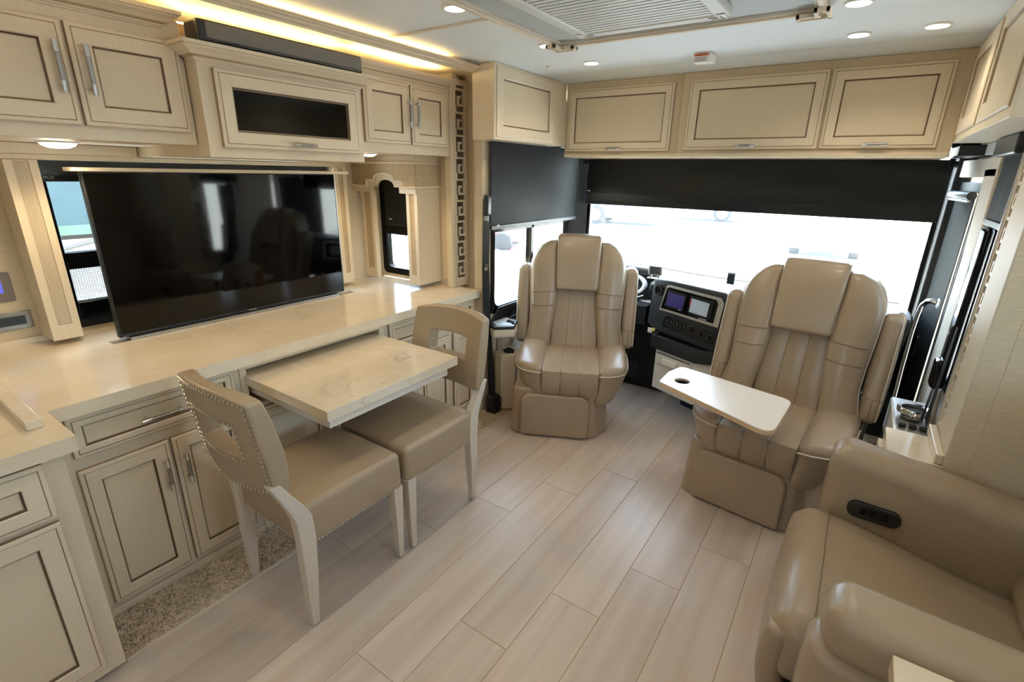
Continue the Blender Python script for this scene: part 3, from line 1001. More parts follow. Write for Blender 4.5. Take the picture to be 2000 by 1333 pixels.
low = arch(-2.748, -2.194, 1.418, 1.63)
poly = low+[(-2.194, 1.598), (-2.748, 1.598)]
MB().prism(poly, (0, YV-0.012, 0), X_, Z_, Y_, 0, 0.022).build('valance_front', 'paint', av, smooth=False)
up = arch(-2.748, -2.194, 1.418, 1.63, 0.036, 0.034)
poly = up+[(-2.194, 1.592), (-2.748, 1.592)]
MB().prism(poly, (0, YV-0.017, 0), X_, Z_, Y_, 0, 0.006).build('fabric_front', 'woven', av, smooth=False)
MB().box(-2.216, -2.194, YV+0.010, YE-0.002, 1.418, 1.598).build('valance_side', 'paint', av, smooth=False)
MB().box(-2.194, -2.189, YV-0.012, YE-0.002, 1.454, 1.592).build('fabric_side', 'woven', av, smooth=False)
MB().box(-2.748, -2.194, YV-0.010, YE-0.002, 1.598, 1.631).build('top_rail', 'paint', av, smooth=False)


def rope(parent, pts, r=0.0072):
    P = [Vector(p) for p in pts]
    out = []
    for a, b in zip(P[:-1], P[1:]):
        n = max(1, int((b-a).length/0.007))
        for i in range(n): out.append(a.lerp(b, i/n))
    out.append(P[-1])
    rs = [r*(1+0.16*math.sin(i*1.9)) for i in range(len(out))]
    return MB().tube(out, rs, 7).build('rope_trim', 'rope', parent)


rope(av, [(u, YV-0.019, z) for u, z in up]+[(-2.188, YE-0.006, 1.455)])
rope(av, [(-2.748, YV-0.019, 1.592), (-2.189, YV-0.019, 1.592), (-2.188, YE-0.006, 1.592)])
sh1 = MB().box(-2.69, -2.295, YE-0.012, YE-0.004, 1.205, 1.60).build('roller_shade', 'black_vinyl', bevel=0.002)
tag(sh1, 'black shade half lowered behind the arched valance', 'roller shade')
MB().box(-2.69, -2.295, YE-0.018, YE-0.003, 1.195, 1.212).build('hem_bar', 'black_plastic', sh1, bevel=0.002)
MB().box(-2.655, -2.625, YE-0.0125, YE-0.0119, 1.232, 1.240).build('maker_tag', 'print_white', sh1, smooth=False)

# ================================================================== FRETWORK PILASTERS


def fretwork(name, lab, face, xf, y0, y1, z0, z1, nkeys, xback, first=True):
    t = thing(name, lab, 'fretwork panel', (xf, (y0+y1)/2, z0))
    s = 1 if face == '+x' else -1
    U, V, N = FR[face]
    o = Vector((xf, 0, 0))
    ua, ub_ = (y0, y1) if s > 0 else (-y1, -y0)
    MB().prism(rect(ua, ub_, z0, z1), o, U, V, N, -0.045, -0.016).build('backing', 'paint', t, smooth=False)
    st = 0.013
    MB().prism(rect(ua+st, ub_-st, z0+0.03, z1-0.02), o, U, V, N, -0.016, -0.013).build('mirror', 'mirror', t, smooth=False)
    MB().frame_prism(rect(ua, ub_, z0, z1), rect(ua+st, ub_-st, z0+0.055, z1-0.03), o, U, V, N, -0.016, 0.0).build('frame', 'fret', t, smooth=False, bevel=0.001)
    # one Greek key, repeated
    w = (ub_-ua)-2*st
    zz0, zz1 = z0+0.055, z1-0.03
    p = (zz1-zz0)/nkeys
    b = 0.0115
    km = MB()
    def bar(u0, u1, v0, v1):
        km.prism(rect(u0, u1, v0, v1), (0, 0, 0), U, V, N, -0.015, -0.0015)
    g = p*0.12
    bar(0, w, p-g-b, p-g)                    # top bar
    bar(w-b, w, g, p-g-b)                    # right upright
    bar(w*0.28, w-b, g, g+b)                 # bottom bar
    bar(w*0.28, w*0.28+b, g+b, p*0.56)       # inner upright
    bar(w*0.28+b, w*0.62, p*0.56-b, p*0.56)  # hook
    bar(0, b*0.8, p-g-b, p+g-0.0)            # link to the next key
    k0 = km.build('greek_key', 'fret', t, smooth=False, local=True)
    for i in range(nkeys):
        k = k0 if i == 0 else bpy.data.objects.new('greek_key', k0.data)
        if i: col.objects.link(k); k.parent = t
        k.location = o+U*(ua+st)+V*(zz0+i*p)-Vector((xf, (y0+y1)/2, z0))
    return t


fl_ = fretwork('fretwork_pilaster', 'tall beige Greek-key fretwork pilaster on the counter end beside the driver window', '+x', -2.070, 2.400, 2.508, ZK+0.001, 2.05, 9, -2.1)
MB().box(-2.115, -2.071, 2.3635, 2.3985, ZK+0.001, 2.05).build('edge_post', 'paint', fl_, smooth=False, bevel=0.002)
MB().box(-2.10, -2.072, 2.509, 2.528, ZK+0.001, 2.05).build('edge_post', 'paint', fl_, smooth=False, bevel=0.002)

fr_ = fretwork('fretwork_pilaster', 'tall fretwork pilaster with silver edge on the right wall by the entry', '-x', 0.400, 2.340, 2.425, 0.602, 1.712, 9, 0.42)
MB().box(0.394, 0.42, 2.425, 2.435, 0.602, 1.712).build('silver_edge', 'silver_trim', fr_, smooth=False, bevel=0.001)
pb = MB().box(0.402, 0.42, 2.181, 2.3395, 0.602, 1.712).build('side_board', 'fret', fr_, smooth=False, bevel=0.001)
MB().box(0.396, 0.402, 2.116, 2.335, 0.602, 1.712).build('face_board', 'console_beige', fr_, smooth=False)
MB().box(0.372, 0.396, 2.125, 2.405, 0.602, 0.640).build('foot_moulding', 'paint', fr_, smooth=False, bevel=0.004)

lg = MB().box(0.238, 0.400, 2.117, 2.365, 0.560, 0.600).build('stone_ledge', 'stone', bevel=0.002)
tag(lg, 'small cream stone ledge at the foot of the right fretwork pilaster', 'ledge')
MB().box(0.262, 0.398, 2.135, 2.345, 0.0, 0.559).build('pedestal', 'wall_cream', lg, smooth=False)
MB().box(0.222, 0.262, 2.15, 2.33, 0.40, 0.559).build('bracket', 'white_wash', lg, smooth=False)

# ================================================================== CAB CABINETS
bx = thing('corner_cabinet', 'beige box cabinet under the ceiling over the driver window', 'cabinet', (-1.83, 2.7, 1.72))
XBX = -1.75
MB().prism([(XL, 1.722), (XBX, 1.722), (XBX, ZC-0.001), (-1.835, ZC-0.001), (XL, 2.055)], (0, 2.357, 0), X_, Z_, Y_, 0, 3.145-2.357).build('body', 'paint', bx, smooth=False, bevel=0.002)
door(bx, 'door', (XBX, 0, 0), '+x', 2.375, 2.985, 1.735, 2.085, 0.062, 0.010, groove=False, mats=['paint', 'glaze_line', 'glaze_soft', 'glaze_line'])
bx2 = thing('corner_cabinet', 'beige box cabinet under the ceiling at the right edge over the entry', 'cabinet', (0.34, 2.5, 1.72))
MB().box(0.262, XR, 1.925, 3.145, 1.715, ZC-0.001).build('body', 'paint', bx2, smooth=False, bevel=0.002)
door(bx2, 'door', (0.262, 0, 0), '-x', -3.05, -2.56, 1.745, 2.085, 0.062, 0.010, groove=False, mats=['paint', 'glaze_line', 'glaze_soft', 'glaze_line'])
door(bx2, 'door', (0.262, 0, 0), '-x', -2.50, -1.96, 1.745, 2.085, 0.062, 0.010, groove=False, mats=['paint', 'glaze_line', 'glaze_soft', 'glaze_line'])

YC = 3.15; oF = (0, YC, 0)
fa = thing('front_cabinet', 'beige single-door cabinet over the left part of the windshield', 'cabinet', (-1.35, 3.3, 1.65))
MB().box(-1.749, -0.992, YC, YF-0.03, 1.655, ZC-0.001).build('body', 'frame_brown', fa, smooth=False, bevel=0.002)
door(fa, 'door', oF, '-y', -1.725, -1.040, 1.690, 2.060, 0.055, 0.018, handle=('h', -1.382, 1.705, 0.10))
MB().box(-1.745, -0.994, YC-0.012, YC, 1.655, 1.672).build('lower_rail', 'paint', fa, smooth=False, bevel=0.004)
fb = thing('front_cabinet', 'wide beige two-door cabinet over the right part of the windshield', 'cabinet', (-0.37, 3.3, 1.65))
MB().box(-0.990, 0.262, YC-0.02, YF-0.03, 1.655, ZC-0.001).build('body', 'frame_brown', fb, smooth=False, bevel=0.002)
oF2 = (0, YC-0.02, 0)
door(fb, 'door', oF2, '-y', -0.945, -0.275, 1.695, 2.058, 0.058, 0.018, handle=('h', -0.61, 1.712, 0.10))
door(fb, 'door', oF2, '-y', -0.262, 0.205, 1.695, 2.058, 0.058, 0.018, handle=('h', -0.03, 1.712, 0.10))
MB().box(-0.986, 0.258, YC-0.032, YC-0.02, 1.655, 1.676).build('lower_rail', 'paint', fb, smooth=False, bevel=0.004)

# ================================================================== SHADES
def shade(name, lab, face, c, u0, u1, z0, z1, wav=0.006, hem=0.012, sub=None, seed=1, matn='shade_fabric'):
    U, V, N = FR[face]
    rr = random.Random(seed)
    nu, nv = 40, 16
    mb = MB(); o = Vector(c)
    ph = [rr.uniform(0, 6.28) for _ in range(4)]
    def off(a, b):
        return wav*(0.5*math.sin(a*9+ph[0])*b+0.35*math.sin(a*17+b*4+ph[1])*b+0.3*math.sin(a*5-b*7+ph[2]))
    for s in (0, 0.0015):
        for i in range(nu+1):
            for j in range(nv+1):
                a, b = i/nu, j/nv
                mb.v.append(o+U*(u0+(u1-u0)*a)+V*(z1+(z0-z1)*b)+N*(off(a, b)+s))
    M_ = (nu+1)*(nv+1)
    for i in range(nu):
        for j in range(nv):
            q = [i*(nv+1)+j, (i+1)*(nv+1)+j, (i+1)*(nv+1)+j+1, i*(nv+1)+j+1]
            mb.f.append(q); mb.m.append(0)
            mb.f.append([k+M_ for k in q][::-1]); mb.m.append(0)
    ob = mb.build(name, matn)
    tag(ob, lab, 'roller shade')
    b = MB().prism(rrect(u0, u1, z0-hem, z0+hem, hem*0.8, 3), o, U, V, N, -0.004, 0.008)
    b.build('hem_bar', 'black_vinyl', ob, bevel=0.002)
    return ob


dsh = shade('roller_shade', 'black shade lowered over the top of the driver side window', '+x', (XL+0.03, 0, 0), 2.488, 3.595, 1.225, 1.722, 0.005)
MB().box(XL+0.038, XL+0.0395, 2.545, 2.57, 1.233, 1.241).build('maker_tag', 'print_white', dsh, smooth=False)
wsh = shade('roller_shade', 'wide black shade lowered across the top of the windshield', '-y', (0, 3.50, 0), -1.735, 0.322, 1.345, 1.655, 0.020, 0.004, seed=5, matn='shade_satin')
MB().box(-1.735, 0.322, 3.487, 3.491, 1.420, 1.424).build('fold_seam', 'black_matte', wsh, smooth=False)
MB().box(-1.725, -1.70, 3.4835, 3.4845, 1.432, 1.438).build('maker_tag', 'print_white', wsh, smooth=False)
MB().tube([(-1.78, 3.52, 1.634), (0.34, 3.52, 1.634)], 0.016, 10).build('roller', 'black_plastic', wsh)
psh = shade('roller_shade', 'black shade on the small window behind the right fretwork pilaster', '-x', (XR-0.012, 0, 0), -2.81, -2.455, 1.40, 1.66, 0.003, 0.012, seed=9, matn='door_shade')
MB().box(XR-0.05, XR-0.002, 2.44, 2.83, 1.645, 1.712).build('cassette', 'black_vinyl', psh, bevel=0.006)

# ================================================================== DINING CHAIRS


def bow(x):
    """backward bow of the chair back at lateral position x"""
    return -0.034*(1-(x/0.215)**2)


def make_dining_chair(name, label, loc, rz):
    t = thing(name, label, 'chair', loc, rz, 'dining chairs at the pull-out table')
    # seat: boxy upholstered block
    def sf(x, y, z):
        k = max(0, z/0.08)
        return (x*(1-0.012*k), y*(1-0.02*k), z)
    s = MB().rbox((0, 0.008, 0.4125), (0.425, 0.437, 0.160), 0.022, 3, (6, 6, 3), (0.004, 0.004, 0.010), sf)
    seat = s.build('seat', 'leather_tan', t, local=True)
    nh = MB()
    def nail(p, n, r=0.0046):
        n = Vector(n).normalized(); p = Vector(p)
        a = n.orthogonal().normalized(); c = n.cross(a)
        b = len(nh.v)
        for rad, h in ((r, 0.0), (r*0.75, r*0.45)):
            for i in range(6):
                an = i*math.pi/3
                nh.v.append(p+(a*math.cos(an)+c*math.sin(an))*rad+n*h)
        nh.v.append(p+n*r*0.65)
        for i in range(6):
            j = (i+1) % 6
            nh.f.append([b+i, b+j, b+6+j, b+6+i]); nh.m.append(0)
            nh.f.append([b+6+i, b+6+j, b+12]); nh.m.append(0)
    step = 0.0135
    zb = 0.345
    n = int(0.40/step)
    for i in range(n+1):
        a = -0.20+0.40*i/n
        nail((0.2135, a+0.008, zb), (1, 0, 0)); nail((-0.2135, a+0.008, zb), (-1, 0, 0))
        nail((a, 0.2285, zb), (0, 1, 0)); nail((a, -0.2115, zb), (0, -1, 0))
    ob = nh.build('nailhead_trim', 'nickel', seat, local=True); ob['kind'] = 'stuff'
    # legs
    for sx in (-1, 1):
        fl2 = MB()
        def ring(cx, cy, w, d, z):
            return [(cx-w/2, cy-d/2, z), (cx+w/2, cy-d/2, z), (cx+w/2, cy+d/2, z), (cx-w/2, cy+d/2, z)]
        # front leg
        R = [ring(sx*0.199, 0.200, 0.024, 0.024, 0.004), ring(sx*0.191, 0.200, 0.046, 0.046, 0.345)]
        vs = [p for r in R for p in r]
        fl2.add(vs, [(3, 2, 1, 0), (4, 5, 6, 7), (0, 1, 5, 4), (1, 2, 6, 5), (2, 3, 7, 6), (3, 0, 4, 7)])
        L = fl2.build('leg', 'leg_wood', t, smooth=False, local=True, bevel=0.002)
        MB().lathe([(0.010, 0), (0.010, 0.006), (0.0005, 0.006)], 10, (sx*0.199, 0.200, 0)).build('glide', 'black_plastic', L, local=True)
        # back leg with knee, rising into the back
        prof = [(-0.212, 0.028, 0.004), (-0.206, 0.046, 0.22), (-0.202, 0.056, 0.36), (-0.208, 0.058, 0.455), (-0.226, 0.052, 0.50), (-0.258, 0.040, 0.56), (-0.288, 0.034, 0.62)]
        vs = []; fs = []
        for q, (yc, d, z) in enumerate(prof):
            w = 0.028 if q == 0 else 0.040
            vs += ring(sx*0.196, yc, w, d, z)
        for q in range(len(prof)-1):
            for e in range(4):
                f_ = (e+1) % 4
                fs.append((4*q+e, 4*q+f_, 4*q+4+f_, 4*q+4+e))
        fs += [(3, 2, 1, 0), tuple(4*(len(prof)-1)+e for e in range(4))]
        L = MB().add(vs, fs).build('leg', 'leg_wood', t, smooth=True, angle=14, local=True, bevel=0.003)
        MB().lathe([(0.010, 0), (0.010, 0.006), (0.0005, 0.006)], 10, (sx*0.196, -0.212, 0)).build('glide', 'black_plastic', L, local=True)
    # back: curved padded panel with a rectangular opening
    z0, z1 = 0.572, 0.922
    hx, hz0, hz1 = 0.112, 0.708, 0.806
    xo = 0.215
    xs = [-xo, -0.19, -0.15, -hx, -0.06, 0, 0.06, hx, 0.15, 0.19, xo]
    zs = [z0, 0.60, 0.65, hz0, (hz0+hz1)/2, hz1, 0.86, 0.90, z1]
    def P(x, z, side):
        v = (z-z0)/(z1-z0)
        cor = 0.0
        xx = x*(1-0.03*(abs(2*v-1))**3)
        zz = z - 0.012*(abs(x)/xo)**4*(1 if v > 0.5 else -1) + 0.010*(1 if v > 0.5 else 0)*(1-(x/xo)**2)
        th = 0.032+0.008*math.exp(-((abs(x)-0.165)/0.05)**2)+0.016*math.sin(math.pi*v)
        yb_ = -0.262-0.050*v+bow(x)
        return Vector((xx, yb_-0.020 if side == 0 else yb_-0.020+th+0.014, zz))
    mb = MB()
    idx = {}
    def gi(i, j, s):
        if (i, j, s) not in idx:
            idx[(i, j, s)] = len(mb.v); mb.v.append(P(xs[i], zs[j], s))
        return idx[(i, j, s)]
    def hole(i, j): return -hx <= (xs[i]+xs[i+1])/2 <= hx and hz0 <= (zs[j]+zs[j+1])/2 <= hz1
    nx, nz = len(xs)-1, len(zs)-1
    for i in range(nx):
        for j in range(nz):
            if hole(i, j): continue
            mb.f.append([gi(i, j, 0), gi(i, j+1, 0), gi(i+1, j+1, 0), gi(i+1, j, 0)]); mb.m.append(0)
            mb.f.append([gi(i, j, 1), gi(i+1, j, 1), gi(i+1, j+1, 1), gi(i, j+1, 1)]); mb.m.append(0)
            for (di, dj, a, b) in ((-1, 0, (i, j), (i, j+1)), (1, 0, (i+1, j), (i+1, j+1)), (0, -1, (i, j), (i+1, j)), (0, 1, (i, j+1), (i+1, j+1))):
                ii, jj = i+di, j+dj
                if ii < 0 or jj < 0 or ii >= nx or jj >= nz or hole(ii, jj):
                    mb.f.append([gi(*a, 0), gi(*b, 0), gi(*b, 1), gi(*a, 1)]); mb.m.append(0)
    bk = mb.build('backrest', 'leather_tan', t, local=True, angle=50)
    bv = bk.modifiers.new('bevel', 'BEVEL'); bv.width = 0.008; bv.segments = 3; bv.limit_method = 'ANGLE'; bv.angle_limit = math.radians(50)
    # nail heads on the rear face
    nh = MB()
    def bp(x, z):
        p = P(x, z, 0); return p+Vector((0, -0.0012, 0))
    def line(a, b):
        a = Vector(a); b = Vector(b); k = int((b-a).length/0.0165)
        for i in range(k):
            q = a.lerp(b, i/k); nail(bp(q.x, q.y), (0, -1, 0.1), 0.0056)
    e = 0.016
    for pts in ([(-xo+e, z0+e), (xo-e, z0+e), (xo-e, z1-e), (-xo+e, z1-e)], [(-hx-e, hz0-e), (hx+e, hz0-e), (hx+e, hz1+e), (-hx-e, hz1+e)]):
        for q in range(4): line(pts[q], pts[(q+1) % 4])
    ob = nh.build('nailhead_trim', 'nickel', bk, local=True); ob['kind'] = 'stuff'
    return t


make_dining_chair('dining_chair', 'tan dining chair nearest the camera, nailheads on its open back', (-1.537, 0.958, 0), 0.0)
make_dining_chair('dining_chair', 'tan dining chair at the far side of the table, facing the camera', (-1.535, 1.432, 0), math.pi)

# ================================================================== CAPTAIN CHAIRS


def smooth_(a, b, t):
    t = max(0, min(1, (t-a)/(b-a))); return t*t*(3-2*t)


def rec(z):
    """backward lean of the back at height z"""
    return 0.445+0.175*(z-0.40)/0.76


def make_captain(name, label, loc, rz, base_off):
    t = thing(name, label, 'chair', loc, rz, 'swivelled captain chairs')
    bo = base_off
    # skirted base with chamfered corners
    def ring(s, z):
        return [(bo-0.250*s, -0.004), (bo+0.235*s, -0.004), (bo+0.315*s, 0.13), (bo+0.315*s, 0.45), (bo-0.285*s, 0.45), (bo-0.285*s, 0.03)]
    mb = MB()
    R = [(1.0, 0.0), (1.0, 0.03), (0.97, 0.16), (0.93, 0.31)]
    n = 6
    for s, z in R:
        mb.v += [Vector((x, y, z)) for x, y in ring(s, z)]
    for k in range(len(R)-1):
        for i in range(n):
            j = (i+1) % n
            mb.f.append([k*n+i, k*n+j, k*n+n+j, k*n+n+i]); mb.m.append(0)
    mb.f.append(list(range(n))[::-1]); mb.m.append(0)
    mb.f.append([len(mb.v)-n+i for i in range(n)]); mb.m.append(0)
    mb.build('base_skirt', 'leather', t, local=True, bevel=0.014, segs=3, smooth=True, angle=30)
    # leg rest panel
    pl = rrect(bo-0.215, bo+0.195, 0.012, 0.285, [0.015, 0.015, 0.06, 0.06], 6)
    mb = MB().prism(pl, (0, 0, 0), X_, Z_, -Y_, -0.01, 0.034)
    mb.build('leg_rest', 'leather', t, local=True, bevel=0.010, segs=3)
    # seat cushion: three channels and two bolsters
    mb = MB()
    for i in (-1, 0, 1):
        cx = i*0.112
        def cf(x, y, z, cx=cx):
            # waterfall front: bottom tucks back, and the front edge droops
            d = smooth_(-0.05, -0.26, y)
            return (x*(1.0), y+0.035*max(0, -z/0.09)*d, z-0.018*d*d)
        mb.rbox((cx, 0.215, 0.372), (0.1122, 0.50, 0.185), 0.007, 3, (2, 10, 5), (0.0, 0.010, 0.004), cf)
    st = mb.build('seat_center', 'leather', t, local=True)
    mb = MB()
    for i in (-0.056, 0.056):
        for d in (-0.0035, 0.0035):
            mb.tube([(i+d, y, 0.4655-0.018*smooth_(0.165, -0.045, y)**2+0.0005) for y in (0.40, 0.30, 0.20, 0.10, 0.03, -0.005)]+[(i+d, -0.030, 0.437), (i+d, -0.040, 0.41), (i+d, -0.040, 0.36)], 0.0011, 5)
    mb.build('stitching', 'piping', st, local=True)
    for s in (-1, 1):
        def bf(x, y, z, s=s):
            o = (x*s+0.0925)/0.185          # 0 inner, 1 outer
            zz = (z+0.135)/0.27             # 0 bottom, 1 top
            tuck = (1-zz)
            X = x - s*tuck*0.075*(0.3+0.7*o)
            Y = y + 0.10*max(0, o)**2*smooth_(0.05, -0.26, y) + 0.03*tuck*smooth_(0.0, -0.26, y)
            Z = z + 0.012*zz - 0.030*smooth_(0.08, -0.27, y)*zz - 0.012*o*zz
            return (X, Y, Z)
        mb = MB().rbox((s*0.258, 0.215, 0.352), (0.185, 0.50, 0.27), 0.045, 4, (4, 8, 4), (0.006, 0.010, 0.022), bf)
        b = mb.build('seat_bolster', 'leather', t, local=True)
        # piping around the bolster's top edge
        pts = []
        for (x, y, z) in ((-0.086*s, -0.2525, 0.094), (-0.03*s, -0.2545, 0.095), (0.03*s, -0.2545, 0.095), (0.062*s, -0.246, 0.095), (0.080*s, -0.228, 0.095), (0.0925*s, -0.18, 0.096), (0.0965*s, -0.08, 0.097), (0.0975*s, 0.04, 0.097), (0.0965*s, 0.14, 0.097)):
            q = bf(x, y, z); pts.append((q[0]+s*0.258+s*0.002, q[1]+0.213, q[2]+0.352))
        MB().tube(pts, 0.0036, 7).build('piping', 'piping', b, local=True)
    # back: centre channels
    mb = MB()
    for i in (-1, 0, 1):
        def bk(x, y, z, i=i):
            v = (z+0.225)/0.45
            wz = 0.105-0.018*v
            Z = 0.395+v*0.45
            return (i*wz+x*wz/0.104, rec(Z)+y, Z)
        mb.rbox((0, 0, 0), (0.1046, 0.11, 0.45), 0.004, 2, (2, 3, 8), (0, 0.003, 0), bk)
    cb = mb.build('back_center', 'leather', t, local=True)
    mb = MB()
    for i in (-1, 1):
        for d in (-0.003, 0.003):
            mb.tube([(i*0.5*(0.105-0.018*v)+d, rec(0.395+v*0.45)-0.0565+0.003, 0.395+v*0.45) for v in (0.12, 0.3, 0.5, 0.7, 0.95)], 0.0011, 5)
    mb.build('stitching', 'stitch', cb, local=True)
    # back bolsters
    def xin(z): return 0.158-0.032*smooth_(0.42, 0.82, z)+0.012*smooth_(0.85, 1.1, z)
    def xout(z):
        w = 0.325-0.028*smooth_(0.42, 0.62, z)+0.014*smooth_(0.62, 0.95, z)
        if z > 0.965:
            q = min(1, (z-0.965)/0.175)
            w = xin(z)+(w-xin(z))*math.sqrt(max(0.0, 1-q*q))*1.0
        return w
    for s in (-1, 1):
        def bb_(x, y, z, s=s):
            v = (z+0.37)/0.74
            Z = 0.405+v*0.725
            u = (x*s+0.09)/0.18
            a, b = xin(Z), max(xout(Z), xin(Z)+0.012)
            X = s*(a+(b-a)*u)
            Y = rec(Z)-0.020+y+0.020*u*u - 0.012*math.sin(math.pi*u) + 0.02*smooth_(1.0, 1.13, Z)
            return (X, Y, Z)
        mb = MB().rbox((0, 0, 0), (0.18, 0.15, 0.74), 0.030, 4, (5, 3, 16), (0, 0.010, 0), bb_)
        b = mb.build('back_bolster', 'leather', t, local=True)
        pts = [bb_(0.09*s, -0.047, z) for z in [-0.33+0.035*i for i in range(18)]]
        pts += [bb_(x*s, -0.057, 0.315+0.02*(0.09-x)/0.15) for x in (0.085, 0.06, 0.03, 0.0, -0.04, -0.075)]
        MB().tube([Vector(p) for p in pts], 0.0033, 7).build('piping', 'piping', b, local=True)
        mb = MB()
        for zz in (0.0+0.055, -0.035):
            mb.tube([Vector(bb_(x*s, -0.0765-0.010*(1-(x/0.09)**2), zz-0.025*((x+0.09)/0.18)*0.6))-Vector((0, 0.000, 0)) for x in (-0.080, -0.05, -0.02, 0.02, 0.05, 0.078)], 0.0022, 6)
        mb.build('seam', 'stitch', b, local=True)
    # head cushion
    def hf(x, y, z):
        Z = 1.002+z
        v = (z+0.17)/0.34
        return (x*(0.96+0.04*v), rec(Z)-0.055+y+0.03*smooth_(1.08, 1.17, Z), Z)
    mb = MB().rbox((0, 0, 0), (0.282, 0.13, 0.340), 0.020, 4, (6, 3, 6), (0.002, 0.008, 0.003), hf)
    h = mb.build('head_cushion', 'leather', t, local=True)
    for s in (-1, 1):
        MB().tube([Vector(hf(s*0.1405, -0.045, z)) for z in (-0.15, -0.08, 0, 0.08, 0.14)]+[Vector(hf(s*0.139, -0.03, 0.168))], 0.0022, 6).build('seam', 'piping' if s > 0 else 'stitch', h, local=True)
    # shell
    def sh(x, y, z):
        Z = 0.78+z
        w = 0.9 if Z < 0.96 else 0.9*math.sqrt(max(0.25, 1-((Z-0.96)/0.20)**2))
        return (x*w, rec(Z)+0.085+y, Z)
    MB().rbox((0, 0, 0), (0.60, 0.07, 0.68), 0.03, 3, (4, 2, 8), (0, 0.01, 0), sh).build('back_shell', 'leather', t, local=True)
    # arm rests folded up beside the back
    for s in (-1, 1):
        def af(x, y, z, s=s):
            Z = 0.712+z
            return (s*0.352+x*(1-0.05*abs(z)/0.25), rec(Z)+0.020+y, Z)
        mb = MB().rbox((0, 0, 0), (0.088, 0.125, 0.50), 0.030, 4, (3, 3, 8), (0.004, 0.006, 0.010), af)
        a = mb.build('arm_rest', 'leather', t, local=True)
        MB().tube([Vector(af(s*0.038, -0.058, z)) for z in (-0.235, -0.1, 0.0, 0.1, 0.22)]+[Vector(af(s*0.036, -0.03, 0.247))], 0.0028, 6).build('piping', 'piping', a, local=True)
        mb = MB()
        mb.tube([Vector(af(x, -0.0655, -0.135)) for x in (-0.042, 0, 0.042)], 0.0018, 6)
        mb.tube([Vector(af(0.005, -0.0655, z)) for z in (-0.135, -0.19, -0.235)], 0.0018, 6)
        mb.build('seam', 'stitch', a, local=True)
        MB().tube([Vector((s*0.30, rec(0.56)+0.03, 0.56)), Vector((s*0.345, rec(0.56)+0.03, 0.56))], 0.018, 10).build('hinge', 'black_plastic', a, local=True)
    return t


def chair_loc(c, th, off):
    return (c[0]+math.cos(th)*off, c[1]+math.sin(th)*off, 0)


TD = math.radians(26)
make_captain('captain_chair', 'tan leather captain chair beside the driver window, turned to face the room', chair_loc((-1.32, 2.435), TD, 0.072), TD, -0.072)
TP = math.radians(-6.5)
make_captain('captain_chair', 'tan leather captain chair behind the white swing table', chair_loc((-0.24, 2.314), TP, 0.035), TP, -0.035)

# ---- swing table
stb = thing('swing_table', 'white tray table with a cup hole in front of the right captain chair', 'table', (-0.56, 2.25, 0))
ZT = 0.62
def round_poly(P, R_, n=6):
    res = []
    for i, (p, r) in enumerate(zip(P, R_)):
        p = Vector((*p, 0)); a = Vector((*P[i-1], 0))-p; b = Vector((*P[(i+1) % len(P)], 0))-p
        la, lb = a.length, b.length
        a.normalize(); b.normalize()
        half = a.angle(b)/2
        d = min(r/math.tan(half), la*0.45, lb*0.45)
        p0, p1 = p+a*d, p+b*d
        for k in range(n+1):
            t = k/n
            q = p0*(1-t)**2+p*2*t*(1-t)+p1*t*t
            res.append((q.x, q.y))
    return res


out = round_poly([(-0.652, 2.215), (-0.128, 1.965), (-0.102, 2.36), (-0.625, 2.478), (-0.655, 2.36)], [0.02, 0.055, 0.055, 0.03, 0.03])
cxh, cyh = -0.565, 2.285
# top with a round hole: fan between outline and circle
n = 40
def ray_out(a):
    d = (math.cos(a), math.sin(a)); best = 9
    for i in range(len(out)):
        p, q = out[i], out[(i+1) % len(out)]
        ex, ey = q[0]-p[0], q[1]-p[1]
        den = d[0]*ey-d[1]*ex
        if abs(den) < 1e-9: continue
        t_ = ((p[0]-cxh)*ey-(p[1]-cyh)*ex)/den
        u_ = ((p[0]-cxh)*d[1]-(p[1]-cyh)*d[0])/den
        if t_ > 0 and -1e-6 <= u_ <= 1+1e-6: best = min(best, t_)
    return (cxh+d[0]*best, cyh+d[1]*best)
angs = sorted(set([round(2*math.pi*i/n, 3) for i in range(n)]+[round(math.atan2(p[1]-cyh, p[0]-cxh) % (2*math.pi), 3) for p in out]))
OUT = [ray_out(a) for a in angs]
INN = [(cxh+0.036*math.cos(a), cyh+0.036*math.sin(a)) for a in angs]
mb = MB().frame_prism(OUT, INN, (0, 0, ZT-0.004), X_, Y_, Z_, 0, 0.004)
top = mb.build('tabletop', 'laminate', stb, smooth=False)
mb = MB().frame_prism(OUT, INN, (0, 0, ZT-0.022), X_, Y_, Z_, 0, 0.0178)
mb.build('core_edge', 'ply_edge', stb, smooth=False)
MB().lathe([(0.0005, ZT-0.03), (0.034, ZT-0.03), (0.0355, ZT-0.012), (0.034, ZT-0.012), (0.033, ZT-0.027), (0.0005, ZT-0.027)], 28, (cxh, cyh, 0)).build('cup_insert', 'black_plastic', stb)
MB().tube([(-0.30, 2.405, 0.478), (-0.30, 2.405, ZT-0.022)], 0.020, 14).build('post', 'black_plastic', stb)
MB().lathe([(0.0005, 0.470), (0.06, 0.470), (0.06, 0.476), (0.025, 0.484), (0.0005, 0.484)], 24, (-0.30, 2.405, 0)).build('foot_plate', 'black_plastic', stb)

